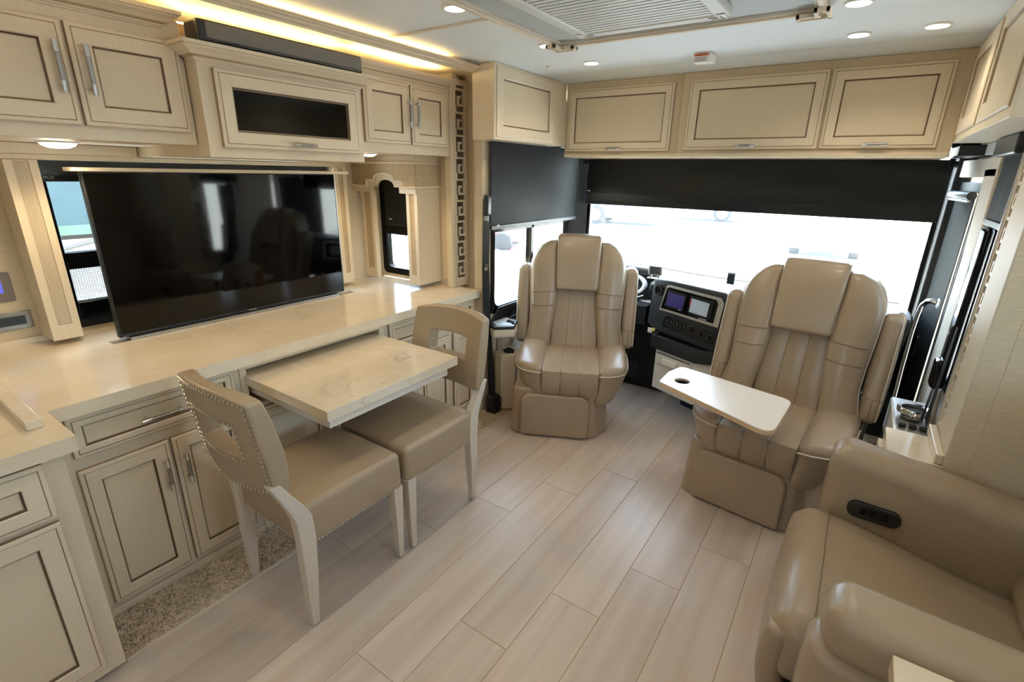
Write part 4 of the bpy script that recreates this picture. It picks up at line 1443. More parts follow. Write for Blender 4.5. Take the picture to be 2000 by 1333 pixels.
# ================================================================== RECLINER
rc = thing('recliner', 'tan leather recliner with a black control panel on its arm, lower right corner', 'recliner', (0.5, 1.6, 0))
def arm(y0, y1, zt0, zt1, x0, x1, nm='arm_rest'):
    w = y1-y0
    def f(x, y, z):
        u = (x+0.5)                      # 0 front .. 1 back
        zb = 0.03
        zt = zt0+(zt1-zt0)*min(1, u*1.7)
        v = (z+0.5)
        fr = 0.040*(1-v)*smooth_(0.35, 0.0, u) - 0.02*math.sin(math.pi*v)*smooth_(0.3, 0, u)
        return (x0+(x1-x0)*u+fr-0.0, (y0+y1)/2+y*w*(1+0.10*smooth_(0.5, 0.95, v)), zb+(zt-zb)*v)
    def g(x, y, z):
        return f(x/1.0, y, z)
    mb = MB()
    tmp = MB().rbox((0, 0, 0), (x1-x0, w, 0.62), 0.055, 4, (8, 3, 6), (0.0, 0.012, 0.012))
    vs = [Vector(f(p.x/(x1-x0), p.y/w, p.z/0.62)) for p in tmp.v]
    mb.add(vs, tmp.f)
    return mb.build(nm, 'leather', rc)
far = arm(1.925, 2.085, 0.665, 0.575, 0.075, 1.0)
near = arm(1.118, 1.262, 0.53, 0.50, 0.085, 1.0)
MB().rbox((0.56, 1.195, 0.575), (0.90, 0.165, 0.140), 0.050, 5, (8, 2, 2), (0.010, 0.004, 0.006), lambda x, y, z: (x, y, z-0.045*(x+0.45)/0.9)).build('arm_pad', 'leather', rc)
def seatf(x, y, z):
    u = x+0.5
    zt = 0.425-0.11*smooth_(0.0, 1.0, u)
    v = z+0.5
    return (0.005+0.68*u+0.02*(1-v)*0, 1.600+y*0.66, 0.20+(zt-0.20)*v)
tmp = MB().rbox((0, 0, 0), (0.68, 0.66, 0.22), 0.07, 4, (8, 6, 3), (0.02, 0.0, 0.02))
MB().add([Vector(seatf(p.x/0.68, p.y/0.66, p.z/0.22)) for p in tmp.v], tmp.f).build('seat_cushion', 'leather', rc)
def footf(x, y, z):
    v = z+0.5
    return (0.035+0.07*x-0.030*math.sin(math.pi*v)+0.05*(1-v), 1.600+y*0.655, 0.02+0.36*v)
tmp = MB().rbox((0, 0, 0), (0.07, 0.655, 0.36), 0.03, 4, (2, 6, 6), (0.012, 0, 0))
MB().add([Vector(footf(p.x/0.07, p.y/0.655, p.z/0.36)) for p in tmp.v], tmp.f).build('leg_rest', 'leather', rc)
def backf(x, y, z):
    v = z+0.5
    return (0.69+0.20*v+x*0.2, 1.600+y*0.72, 0.30+0.75*v)
tmp = MB().rbox((0, 0, 0), (0.2, 0.72, 0.75), 0.07, 4, (3, 6, 6), (0.03, 0, 0.02))
MB().add([Vector(backf(p.x/0.2, p.y/0.72, p.z/0.75)) for p in tmp.v], tmp.f).build('backrest', 'leather', rc)
MB().box(0.12, 0.98, 1.16, 2.04, 0.0, 0.20).build('base', 'black_matte', rc, smooth=False)
MB().tube([(0.105, 1.30, 0.424), (0.103, 1.45, 0.440), (0.103, 1.60, 0.444), (0.103, 1.75, 0.440), (0.105, 1.90, 0.424)], 0.0022, 6).build('seam', 'stitch', rc)
cpn = MB().prism(rrect(0.150, 0.305, 0.425, 0.485, 0.029, 8), (0, 1.922, 0), X_, Z_, -Y_, -0.01, 0.022).build('control_panel', 'black_plastic', rc, bevel=0.003)
for i in range(3):
    MB().box(0.188+0.028*i, 0.21+0.028*i, 1.8975, 1.9005, 0.444, 0.468).build('button', 'black_gloss', cpn, bevel=0.001)

cst = thing('console_table', 'cream stone topped console at the bottom right edge beside the recliner', 'table', (0.45, 0.9, 0))
MB().box(0.228, 0.78, 0.55, 1.098, 0.575, 0.615).build('tabletop', 'stone', cst, smooth=False, bevel=0.002)
MB().box(0.26, 0.76, 0.58, 1.08, 0.0, 0.574).build('body', 'paint', cst, smooth=False, bevel=0.002)

# ================================================================== DASHBOARD AND COCKPIT
da = thing('dashboard', 'dark dashboard with two screens and round climate knobs under the windshield', 'dashboard', (-0.73, 3.45, 0))
mb = MB()
# main dash shelf below the windshield
mb.prism([(3.30, 0.80), (3.30, 0.845), (3.36, 0.862), (3.655, 0.835), (3.655, 0.55), (3.45, 0.55)], (-1.12, 0, 0), Y_, Z_, X_, 0, 1.44)
MB().prism([(3.555, 0.80), (3.555, 0.835), (3.575, 0.845), (3.655, 0.835), (3.655, 0.55), (3.555, 0.55)], (-1.895, 0, 0), Y_, Z_, X_, 0, 0.774).build('driver_shelf', 'dash', da, bevel=0.006)
MB().box(-1.895, -1.122, 3.30, 3.553, 0.55, 0.69).build('sun_block_panel', 'dash', da, bevel=0.01)  # panel added to keep a sun patch off the floor
mb.build('shelf', 'dash', da, smooth=True, angle=25, bevel=0.010, segs=3)
MB().box(-1.88, -0.56, 3.50, 3.655, 0.0, 0.56).build('foot_well', 'black_matte', da, smooth=False)
MB().box(-0.55, 0.03, 3.40, 3.655, 0.0, 0.56).build('lower_panel', 'dash', da, smooth=False)
# centre stack, turned towards the driver
SU = Vector((0.927, -0.375, 0)); SN = Vector((-0.375, -0.927, 0))
SO = Vector((-0.955, 3.205, 0))
tilt = 0.10
def sp(u, v, n=0.0):
    return SO+SU*u+Vector((0, 0, v))+SN*(n+(0.87-v)*tilt)
STF = (SU, (Vector((0, 0, 1))-SN*tilt).normalized(), (SN+Vector((0, 0, 1))*tilt).normalized())
def stack_prism(poly, n0, n1, name, matn, parent=da, bevel=0.003, segs=2):
    """poly in (u, z)"""
    mb = MB(); k = len(poly)
    for n in (n0, n1): mb.v += [sp(u, v, n) for u, v in poly]
    mb.f += [list(range(k))[::-1], list(range(k, 2*k))]; mb.m += [0, 0]
    for i in range(k):
        j = (i+1) % k; mb.f.append([i, j, k+j, k+i]); mb.m.append(0)
    return mb.build(name, matn, parent, bevel=bevel, segs=segs)
def stack_ring(o_, i_, n0, n1, name, matn, parent=da):
    mb = MB(); k = len(o_)
    for n in (n0, n1):
        for L in (o_, i_): mb.v += [sp(u, v, n) for u, v in L]
    for i in range(k):
        j = (i+1) % k
        A, B, C, D = 0, k, 2*k, 3*k
        for q in ((A+j, A+i, B+i, B+j), (C+i, C+j, D+j, D+i), (A+i, A+j, C+j, C+i), (B+j, B+i, D+i, D+j)):
            mb.f.append(list(q)); mb.m.append(0)
    return mb.build(name, matn, parent, bevel=0.0015)
stack_prism([(-0.13, 0.60), (-0.06, 0.56), (0.43, 0.54), (0.445, 0.885), (0.40, 0.905), (0.0, 0.905), (-0.13, 0.895)], -0.28, 0.0, 'center_stack', 'dash', bevel=0.012, segs=3)
stack_ring([(-0.040, 0.708), (0.408, 0.700), (0.412, 0.845), (0.385, 0.874), (0.005, 0.880), (-0.012, 0.872)],
           [(-0.032, 0.722), (0.372, 0.716), (0.378, 0.838), (0.362, 0.858), (0.008, 0.866), (-0.006, 0.860)], 0.0, 0.010, 'screen_frame', 'silver_trim')
stack_prism([(-0.032, 0.720), (0.374, 0.714), (0.380, 0.840), (0.362, 0.860), (0.008, 0.868), (-0.008, 0.862)], 0.0, 0.004, 'bezel', 'black_gloss')
d1 = stack_prism([(0.0, 0.740), (0.145, 0.736), (0.150, 0.846), (0.012, 0.850)], 0.004, 0.012, 'display', 'black_plastic')
stack_prism([(0.008, 0.752), (0.138, 0.748), (0.142, 0.832), (0.018, 0.836)], 0.012, 0.0128, 'screen', 'screen_blue', d1, 0)
d2_ = stack_prism([(0.180, 0.735), (0.345, 0.730), (0.350, 0.842), (0.182, 0.848)], 0.004, 0.012, 'display', 'black_plastic')
stack_prism([(0.192, 0.748), (0.320, 0.744), (0.324, 0.828), (0.196, 0.834)], 0.012, 0.0128, 'screen', 'screen_grey', d2_, 0)
stack_prism([(0.186, 0.790), (0.193, 0.790), (0.195, 0.832), (0.187, 0.832)], 0.012, 0.0129, 'red_bar', 'red_mark', d2_, 0)
text_part('lettering', 'VENTANA', 0.0125, sp(0.268, 0.722, 0.0135), STF, 'print_white', d2_)
stack_prism([(0.112, 0.7405), (0.130, 0.740), (0.130, 0.744), (0.112, 0.7445)], 0.012, 0.0126, 'maker_mark', 'print_white', d1, 0)
# vent and control panel
c0 = sp(-0.072, 0.832, 0.002)
def disc(c, r, h, name, matn, parent, ring=None):
    mb = MB(); n = 20
    A = STF[0]; B = STF[1]; N = STF[2]
    prof = [(r, -0.006), (r, h*0.7), (r*0.9, h), (0.0004, h)] if not ring else [(r, -0.006), (r, h), (ring, h), (ring, 0.0), (0.0004, 0.0)]
    for i in range(n):
        a = 2*math.pi*i/n
        for rad, hh in prof: mb.v.append(c+(A*math.cos(a)+B*math.sin(a))*rad+N*hh)
    k = len(prof)
    for i in range(n):
        j = (i+1) % n
        for q in range(k-1): mb.f.append([i*k+q, j*k+q, j*k+q+1, i*k+q+1]); mb.m.append(0)
    return mb.build(name, matn, parent)
v_ = disc(c0, 0.034, 0.012, 'vent', 'black_plastic', da, ring=0.024)
disc(c0+STF[2]*0.002, 0.010, 0.006, 'vent_hub', 'black_gloss', v_)
cpnl = stack_prism([(0.0, 0.610), (0.395, 0.590), (0.395, 0.672), (0.01, 0.690)], 0.0, 0.006, 'climate_panel', 'black_plastic')
for (u, v) in ((0.225, 0.643), (0.295, 0.636), (0.360, 0.628)):
    kn = disc(sp(u, v, 0.008), 0.017, 0.016, 'knob', 'black_plastic', cpnl)
    mbk = MB()
    mbk.tube([sp(u, v, 0.009)+(STF[0]*math.cos(a*0.35)+STF[1]*math.sin(a*0.35))*0.022 for a in range(-1, 11)], 0.0009, 5)
    mbk.build('dial_mark', 'brushed', kn)
for i in range(6):
    b_ = stack_prism([(0.035+0.026*i, 0.650-0.002*i), (0.053+0.026*i, 0.650-0.002*i), (0.053+0.026*i, 0.664-0.002*i), (0.035+0.026*i, 0.664-0.002*i)], 0.006, 0.010, 'button', 'black_gloss', cpnl, 0.001)
    stack_prism([(0.041+0.026*i, 0.655-0.002*i), (0.047+0.026*i, 0.655-0.002*i), (0.047+0.026*i, 0.659-0.002*i), (0.041+0.026*i, 0.659-0.002*i)], 0.010, 0.0104, 'icon', 'print_white', b_, 0)
# open tray below the knobs
tray_o = [(-0.035, 0.02), (-0.005, 0.115), (0.35, 0.125), (0.435, 0.06), (0.44, -0.02), (-0.035, -0.02)]
mb = MB()
def tp(u, n, z): return SO+SU*u+SN*n+Vector((0, 0, z))
k = len(tray_o)
inn = [(-0.012, 0.022), (0.012, 0.095), (0.34, 0.103), (0.41, 0.05), (0.41, -0.018), (-0.012, -0.018)]
L0 = [tp(u, n, 0.475) for u, n in tray_o]; L1 = [tp(u, n, 0.560) for u, n in tray_o]; L2 = [tp(u, n, 0.560) for u, n in inn]; L3 = [tp(u, n, 0.535) for u, n in inn]
mb.v = L0+L1+L2+L3
for s_ in range(3):
    for i in range(k):
        j = (i+1) % k
        mb.f.append([s_*k+i, s_*k+j, s_*k+k+j, s_*k+k+i]); mb.m.append(0)
mb.f += [list(range(k))[::-1], list(range(3*k, 4*k))]; mb.m += [0, 0]
mb.build('tray', 'dash', da, bevel=0.008, segs=3)
# white cabinet below
mb = MB()
wc = [(0.022, 0.087), (0.345, 0.095), (0.43, 0.04), (0.43, -0.30), (0.022, -0.30)]
k = 5
mb.v = [tp(u, n, 0.19) for u, n in wc]+[tp(u, n, 0.474) for u, n in wc]
mb.f = [list(range(k))[::-1], list(range(k, 2*k))]+[[i, (i+1) % k, k+(i+1) % k, k+i] for i in range(k)]; mb.m = [0]*(k+2)
wcab = mb.build('stack_cabinet', 'dash_white', da, bevel=0.008, segs=3)
mb = MB()
wc2 = [(0.06, -0.20), (0.34, -0.20), (0.40, -0.22), (0.40, -0.30), (0.06, -0.30)]
mb.v = [tp(u, n, 0.0) for u, n in wc2]+[tp(u, n, 0.19) for u, n in wc2]
mb.f = [list(range(k))[::-1], list(range(k, 2*k))]+[[i, (i+1) % k, k+(i+1) % k, k+i] for i in range(k)]; mb.m = [0]*(k+2)
mb.build('toe_base', 'black_matte', da, smooth=False)
FW = (SU, Z_, SN)
MB().prism(rrect(0.040, 0.325, 0.375, 0.448, 0.008), SO, SU, Z_, SN, 0.092, 0.094).build('drawer_gap', 'black_matte', wcab, smooth=False)
dw = MB().prism(rrect(0.044, 0.321, 0.379, 0.444, 0.008), SO, SU, Z_, SN, 0.092, 0.104).build('drawer_front', 'dash_white', wcab, bevel=0.003)
MB().rbox((0, 0, 0), (0.12, 0.035, 0.045), 0.012, 3, (2, 2, 2)).xf(Matrix.Translation(SO+SU*0.165+SN*0.112+Vector((0, 0, 0.408))) @ Matrix.Rotation(math.atan2(SU.y, SU.x), 4, 'Z')).build('drawer_grip', 'dash_white', wcab)
# instrument hood and column
MB().rbox((-1.40, 3.575, 0.875), (0.50, 0.12, 0.09), 0.04, 3, (3, 2, 2)).build('instrument_hood', 'dash', da)
MB().tube([(-1.365, 3.50, 0.50), (-1.365, 3.38, 0.765)], 0.035, 12).build('steering_column', 'black_plastic', da)
stk = MB().tube([(-1.17, 3.17, 0.765), (-1.10, 3.15, 0.795)], 0.005, 8).build('column_stalk', 'chrome', da)
for (px_, pw_) in ((-1.22, 0.09), (-1.42, 0.07)):
    MB().rbox((px_, 3.42, 0.16), (pw_, 0.02, 0.13), 0.008, 2, (1, 1, 1)).build('pedal', 'black_plastic', da)

sw = thing('steering_wheel', 'black and grey steering wheel half hidden behind the driver seat', 'steering wheel', (-1.365, 3.365, 0.77))
Mw = Matrix.Translation((-1.365, 3.365, 0.79)) @ Matrix.Rotation(math.radians(20), 4, 'X')
MB().tube([(0.178*math.cos(a*math.pi/24), 0.178*math.sin(a*math.pi/24), 0) for a in range(48)], 0.015, 10, closed=True).xf(Mw).build('rim', 'bus_grey', sw)
MB().tube([(0.188*math.cos(a*math.pi/24), 0.188*math.sin(a*math.pi/24), -0.003) for a in range(48)], 0.0135, 10, closed=True).xf(Mw).build('rim_grip', 'black_vinyl', sw)
MB().rbox((0, 0, -0.01), (0.15, 0.13, 0.04), 0.018, 3, (2, 2, 1)).xf(Mw).build('hub', 'black_vinyl', sw)
for a in (0, 180, 270):
    c_, s_ = math.cos(math.radians(a)), math.sin(math.radians(a))
    MB().tube([(0.06*c_, 0.06*s_, -0.008), (0.178*c_, 0.178*s_, 0)], 0.011, 8).xf(Mw).build('spoke', 'black_plastic', sw)

gp = thing('navigation_unit', 'small silver framed navigation screen standing on the dashboard', 'navigation unit', (-1.135, 3.44, 0.862))
MB().rbox((-1.135, 3.44, 0.918), (0.098, 0.018, 0.064), 0.006, 2, (1, 1, 1)).build('housing', 'brushed', gp)
MB().box(-1.171, -1.099, 3.4295, 3.4305, 0.893, 0.943).build('screen', 'bus_glass', gp, smooth=False)
for s_ in (-1, 1):
    MB().box(-1.135+s_*0.028-0.006, -1.135+s_*0.028+0.006, 3.436, 3.445, 0.864, 0.89).build('foot', 'brushed', gp, smooth=False)
MB().rbox((-1.135, 3.44, 0.863), (0.10, 0.05, 0.006), 0.0025, 2, (1, 1, 1)).build('stand', 'silver_trim', gp)
ph = thing('dash_phone', 'dark grey upright phone holder on the right of the dashboard', 'phone', (-0.645, 3.50, 0.852))
MB().rbox((-0.645, 3.50, 0.906), (0.050, 0.016, 0.105), 0.006, 2, (1, 1, 1)).build('body', 'bus_grey', ph)
MB().box(-0.665, -0.625, 3.490, 3.4915, 0.865, 0.945).build('screen', 'bus_glass', ph, smooth=False)
MB().rbox((-0.645, 3.50, 0.853), (0.075, 0.05, 0.012), 0.004, 2, (1, 1, 1)).build('stand', 'black_plastic', ph)
kt = thing('key_tag', 'yellow key tag hanging beside the dash tray', 'key tag', (-1.03, 3.16, 0.56))
MB().rbox((-1.035, 3.165, 0.566), (0.032, 0.006, 0.034), 0.002, 2, (1, 1, 1)).build('tag', 'white_plastic', kt)
MB().rbox((-1.012, 3.165, 0.574), (0.018, 0.012, 0.022), 0.004, 2, (1, 1, 1)).build('cap', 'yellow_tag', kt)

# driver side console
dc = thing('side_console', 'beige side console with a black tray between the driver seat and window', 'console', (-1.78, 2.85, 0))
lowp = [(-1.887, 2.565), (-1.80, 2.525), (-1.722, 2.585), (-1.765, 2.67), (-1.852, 2.71), (-1.852, 3.25), (-1.887, 3.25)]
topp = [(-1.887, 2.495), (-1.80, 2.438), (-1.705, 2.535), (-1.765, 2.66), (-1.852, 2.70), (-1.852, 3.25), (-1.887, 3.25)]
MB().prism(lowp, (0, 0, 0), X_, Y_, Z_, 0.0, 0.405).build('body', 'console_beige', dc, bevel=0.014, segs=3)
MB().prism([(-1.887, 2.60), (-1.850, 2.60), (-1.852, 3.25), (-1.887, 3.25)], (0, 0, 0), X_, Y_, Z_, 0.400, 0.545).build('back_panel', 'console_beige', dc, smooth=False)
MB().prism(topp, (0, 0, 0.540), X_, Y_, Z_, 0, 0.058).build('upper_shelf', 'console_beige', dc, bevel=0.012, segs=3)
MB().prism([(x-0.003 if x < -1.88 else x, y-0.004) for x, y in topp], (0, 0, 0.598), X_, Y_, Z_, 0, 0.020).build('tray_rim', 'black_plastic', dc, bevel=0.006, segs=3)
MB().prism([(-1.872, 2.52), (-1.80, 2.468), (-1.735, 2.54), (-1.785, 2.635), (-1.872, 2.67)], (0, 0, 0.618), X_, Y_, Z_, 0, 0.002).build('tray_floor', 'bus_grey', dc, smooth=False)
MB().prism([(2.52, 0.618), (3.25, 0.618), (3.25, 0.70), (2.60, 0.70)], (-1.889, 0, 0), Y_, Z_, X_, 0, 0.010).build('tray_back', 'black_plastic', dc, bevel=0.003)
MB().prism([(-1.80, 2.575), (-1.735, 2.575), (-1.78, 2.64), (-1.82, 2.645)], (0, 0, 0.620), X_, Y_, Z_, 0, 0.008).build('switch_plate', 'black_gloss', dc, bevel=0.002)
for i in range(3):
    MB().rbox((-1.795+0.017*i, 2.60, 0.631), (0.012, 0.018, 0.006), 0.002, 2, (1, 1, 1)).build('switch', 'bus_grey' if i else 'red_mark', dc)
MB().prism([(-1.845, 2.60), (-1.795, 2.565), (-1.75, 2.60), (-1.785, 2.655), (-1.845, 2.675)], (0, 0, 0.404), X_, Y_, Z_, 0, 0.0025).build('pocket', 'black_matte', dc, smooth=False)

# seat belts
def ribbon(pts, w, wdir, th=0.0016):
    mb = MB(); n = len(pts)
    for p, wd in zip(pts, wdir if isinstance(wdir, list) else [wdir]*n):
        p = Vector(p); d = Vector(wd).normalized()*w/2
        nn = d.cross(Z_).normalized()*th if abs(d.normalized().z) < 0.9 else Vector((th, 0, 0))
        mb.v += [p-d-nn, p+d-nn, p+d+nn, p-d+nn]
    for i in range(n-1):
        for e in range(4):
            f_ = (e+1) % 4
            mb.f.append([4*i+e, 4*i+f_, 4*i+4+f_, 4*i+4+e]); mb.m.append(0)
    mb.f += [[3, 2, 1, 0], [4*n-4, 4*n-3, 4*n-2, 4*n-1]]; mb.m += [0, 0]
    return mb
sbt = thing('seat_belt', 'black seat belt hanging beside the counter end near the driver window', 'seat belt', (-1.87, 2.45, 0))
ribbon([(-1.868, 2.452, 1.27), (-1.866, 2.437, 1.16), (-1.864, 2.430, 1.03), (-1.864, 2.432, 0.88), (-1.862, 2.450, 0.66), (-1.858, 2.475, 0.44), (-1.850, 2.485, 0.24), (-1.84, 2.48, 0.11)], 0.050, (0.12, 1, -0.12)).build('strap', 'belt', sbt)
ribbon([(-1.872, 2.460, 1.27), (-1.872, 2.452, 1.0), (-1.872, 2.462, 0.82), (-1.873, 2.475, 0.60), (-1.868, 2.49, 0.38), (-1.856, 2.488, 0.115)], 0.046, (0.12, 1, -0.12)).build('strap', 'belt', sbt)
MB().rbox((-1.872, 2.462, 1.36), (0.03, 0.045, 0.12), 0.012, 2, (1, 1, 2)).build('height_slider', 'black_plastic', sbt)
MB().tube([(-1.882, 2.463, 1.30), (-1.882, 2.463, 1.20)], 0.016, 8).build('guide_cover', 'bus_grey', sbt)
MB().frame_prism(rrect(-0.016, 0.016, -0.026, 0.012, 0.005, 3), rrect(-0.009, 0.009, -0.004, 0.006, 0.002, 3), (-1.858, 2.43, 1.00), Y_, Z_, X_, 0, 0.003).build('buckle_tongue', 'chrome', sbt)
MB().rbox((-1.835, 2.480, 0.065), (0.07, 0.075, 0.12), 0.014, 3, (1, 1, 1)).build('retractor', 'black_plastic', sbt)
MB().tube([(-1.825, 2.50, 0.115), (-1.795, 2.508, 0.105), (-1.785, 2.50, 0.05), (-1.80, 2.49, 0.012)], 0.007, 8).build('anchor_loop', 'black_plastic', sbt)
MB().box(-1.87, -1.79, 2.442, 2.520, 0.0, 0.006).build('anchor_plate', 'brushed', sbt, smooth=False)

# ================================================================== ENTRY SIDE
du = Vector((0.042, -0.42, 0)).normalized()          # along the door, from front to rear
dn_ = Vector((-0.42, -0.042, 0)).normalized()        # into the room
do = Vector((0.377, 3.625, 0))
DF = (du, Z_, dn_)
d0 = MB().prism(rrect(-0.02, 0.415, -0.9, 1.565, 0.02), do, du, Z_, dn_, -0.06, -0.02)
door1 = struct('door_1', MB().frame_prism(rect(0.0, 0.405, -0.95, 1.55), rrect(0.055, 0.36, 0.30, 1.50, 0.03, 0) if False else rect(0.055, 0.37, 0.30, 1.50), do, du, Z_, dn_, -0.05, -0.005), 'black_plastic', smooth=False, bevel=0.004)
MB().prism(rect(0.05, 0.375, 0.29, 1.51), do, du, Z_, dn_, -0.034, -0.030).build('pane', 'window_glass', door1, smooth=False)
MB().prism(rect(0.055, 0.37, -0.90, 0.30), do, du, Z_, dn_, -0.045, -0.012).build('lower_panel', 'black_vinyl', door1, smooth=False)
MB().prism(rrect(0.10, 0.13, 0.60, 0.72, 0.01), do, du, Z_, dn_, -0.005, 0.012).build('latch', 'chrome', door1, bevel=0.002)
dsd = MB().prism(rect(0.035, 0.372, 0.34, 1.475), do, du, Z_, dn_, 0.001, 0.004).build('roller_shade', 'door_shade', smooth=False)
tag(dsd, 'dark green-grey shade pulled down over the entry door window', 'roller shade')
MB().tube([do+du*0.02+dn_*0.022+Z_*1.487, do+du*0.395+dn_*0.022+Z_*1.487], 0.020, 12).build('roller', 'black_plastic', dsd)
MB().tube([do+du*0.02+dn_*0.026+Z_*1.463, do+du*0.385+dn_*0.026+Z_*1.463], 0.006, 8).build('hem_bar', 'silver_trim', dsd)
# cream post and arch around the door
mb = MB()
mb.rbox((0.412, 2.83, 0.80), (0.016, 0.27, 1.62), 0.007, 3, (1, 2, 6), (0, 0, 0), lambda x, y, z: (x, y+0.19*(z/0.8), z))
po = mb.build('trim_5', 'wall_cream'); tag(po, None, None, None, 'structure')
struct('trim_6', MB().prism(rect(-0.02, 0.415, 1.572, 1.655), do, du, Z_, dn_, -0.03, 0.010).box(0.404, 0.4195, 2.86, 3.225, 1.572, 1.655), 'wall_cream', smooth=False, bevel=0.004)
struct('trim_7', MB().box(0.385, 0.419, 2.86, 3.145, 1.664, 1.713), 'grey_panel', bevel=0.004)
struct('trim_8', MB().box(0.30, 0.419, 3.22, 3.60, 1.664, 1.712), 'black_plastic', bevel=0.004)

gb = thing('grab_bar', 'chrome curved grab bar beside the entry door', 'grab bar', (0.40, 3.3, 0.3))
MB().tube([(0.382, 3.13, 0.985), (0.360, 3.14, 0.992), (0.342, 3.17, 0.985), (0.330, 3.21, 0.955), (0.326, 3.24, 0.90), (0.326, 3.27, 0.80), (0.328, 3.28, 0.60), (0.332, 3.28, 0.40), (0.345, 3.27, 0.30), (0.375, 3.25, 0.28)], 0.0125, 12).build('rail', 'chrome', gb)
MB().lathe([(0.028, 0.0), (0.028, -0.004), (0.014, -0.010), (0.0005, -0.010)], 20, (0.381, 3.13, 0.985), 'x').build('flange', 'chrome', gb)

pc = thing('side_console', 'console with a round cup holder beside the right captain chair', 'console', (0.35, 2.65, 0))
MB().box(0.275, 0.415, 2.42, 2.82, 0.0, 0.520).build('body', 'black_plastic', pc, bevel=0.008)
MB().prism([(2.42, 0.521), (2.82, 0.575), (2.82, 0.56), (2.42, 0.505)], (0.276, 0, 0), Y_, Z_, X_, 0, 0.138).build('top_panel', 'silver_trim', pc, bevel=0.002)
MB().box(0.272, 0.282, 2.41, 2.82, 0.42, 0.57).build('side_trim', 'dash_white', pc, bevel=0.003)
MB().lathe([(0.058, 0.0), (0.060, 0.018), (0.056, 0.026), (0.044, 0.022), (0.040, -0.02), (0.0005, -0.02)], 32, (0.345, 2.655, 0.578)).build('cup_ring', 'chrome', pc)
MB().lathe([(0.041, 0.0), (0.039, 0.004), (0.0005, 0.003)], 28, (0.345, 2.655, 0.584)).build('cup_well', 'black_matte', pc)
for i in range(3):
    MB().rbox((0.312+0.036*i, 2.565, 0.548), (0.026, 0.026, 0.012), 0.003, 2, (1, 1, 1)).build('switch', 'black_plastic', pc)
MB().prism(rrect(0.31, 0.40, 2.43, 2.53, 0.02), (0, 0, 0.530), X_, Y_, Z_, 0, 0.004).build('pad', 'grey_panel', pc, bevel=0.001)

sb2 = thing('seat_belt', 'black seat belt and tower beside the right fretwork pilaster', 'seat belt', (0.40, 2.6, 0.55))
MB().rbox((0.400, 2.655, 1.055), (0.030, 0.12, 0.66), 0.013, 3, (1, 1, 4)).build('tower', 'black_gloss', sb2)
MB().rbox((0.388, 2.662, 0.775), (0.044, 0.085, 0.13), 0.020, 3, (1, 1, 1)).build('buckle', 'black_gloss', sb2)
ribbon([(0.392, 2.60, 1.0), (0.388, 2.58, 0.80), (0.385, 2.56, 0.66), (0.38, 2.53, 0.59)], 0.06, (0.0, 1, 0.2)).build('strap', 'belt', sb2)
ribbon([(0.386, 2.64, 0.72), (0.37, 2.57, 0.60), (0.362, 2.51, 0.59)], 0.05, (0.3, 1, 0.1)).build('strap', 'belt', sb2)

stp = MB().box(0.05, 0.42, 2.75, 3.55, -0.30, 0.004).build('entry_step', 'step_mat', bevel=0.01)
tag(stp, 'grey mat over the entry stair well beside the right captain chair', 'step')
hs = MB().tube([(0.19, 2.95, 0.02), (0.235, 2.98, 0.60)], 0.012, 10).build('stair_rail', 'brushed')
tag(hs, 'slim metal rail at the edge of the entry step', 'rail')

# ================================================================== CEILING FITTINGS
lamp_spots = [(-1.338, 1.564, 'leftmost ceiling downlight at the top edge, left of the air grille'),
              (-1.333, 2.198, 'ceiling downlight at the left far corner of the grille frame'),
              (-1.326, 2.628, 'ceiling downlight nearest the left front cabinet'),
              (-0.162, 2.646, 'ceiling downlight over the right front cabinet'),
              (0.083, 2.637, 'ceiling downlight nearest the right corner cabinet'),
              (-0.153, 2.194, 'ceiling downlight beside the right far corner of the grille frame')]
for (x, y, lab) in lamp_spots:
    puck('ceiling_light', (x, y, ZC), lab, 'ceiling downlights', 0.036, 5.0, dome=0.005, rim=0.006, warm=(1.0, 0.87, 0.68))
for (x, y, lab) in ((-1.335, 0.93, 'ceiling downlight straight above the near dining chair, out of frame'), (-1.335, 0.30, 'ceiling downlight above the nearest base cabinet, out of frame'),
                    (-1.335, -0.5, 'ceiling downlight behind the camera on the left'), (-1.335, -1.3, 'rearmost ceiling downlight on the left'),
                    (-0.155, 0.95, 'ceiling downlight between camera and recliner, out of frame'), (-0.155, -0.5, 'ceiling downlight behind the camera on the right'), (-0.155, -1.3, 'rearmost ceiling downlight on the right')):
    puck('ceiling_light', (x, y, ZC), lab, 'ceiling downlights', 0.036, 5.0, dome=0.005, rim=0.006, warm=(1.0, 0.87, 0.68))

af = thing('ceiling_grille', 'framed ceiling air grille with Greek-key corners at the top edge', 'air grille', (-0.76, 1.6, ZC))
FX0, FX1, FY0, FY1 = -1.282, -0.236, 0.95, 2.205
MB().frame_prism(rect(FX0, FX1, FY0, FY1), rect(FX0+0.022, FX1-0.022, FY0+0.022, FY1-0.022), (0, 0, ZC-0.022), X_, Y_, Z_, 0, 0.0215).build('frame_trim', 'fret', af, bevel=0.004)
MB().frame_prism(rect(FX0+0.022, FX1-0.022, FY0+0.022, FY1-0.022), rect(FX0+0.034, FX1-0.034, FY0+0.034, FY1-0.034), (0, 0, ZC-0.014), X_, Y_, Z_, 0, 0.0135).build('inner_bead', 'batten', af, bevel=0.002)
MB().box(FX0+0.034, FX1-0.034, FY0+0.034, FY1-0.034, ZC-0.004, ZC-0.0005).build('mount_panel', 'grey_panel', af, smooth=False)
GX0, GX1, GY0, GY1 = -1.085, -0.505, 1.18, 2.045
MB().frame_prism(rrect(GX0, GX1, GY0, GY1, 0.03), rrect(GX0+0.05, GX1-0.05, GY0+0.05, GY1-0.05, 0.01), (0, 0, ZC-0.034), X_, Y_, Z_, 0, 0.030).build('grille_rim', 'grille', af, bevel=0.006, segs=3)
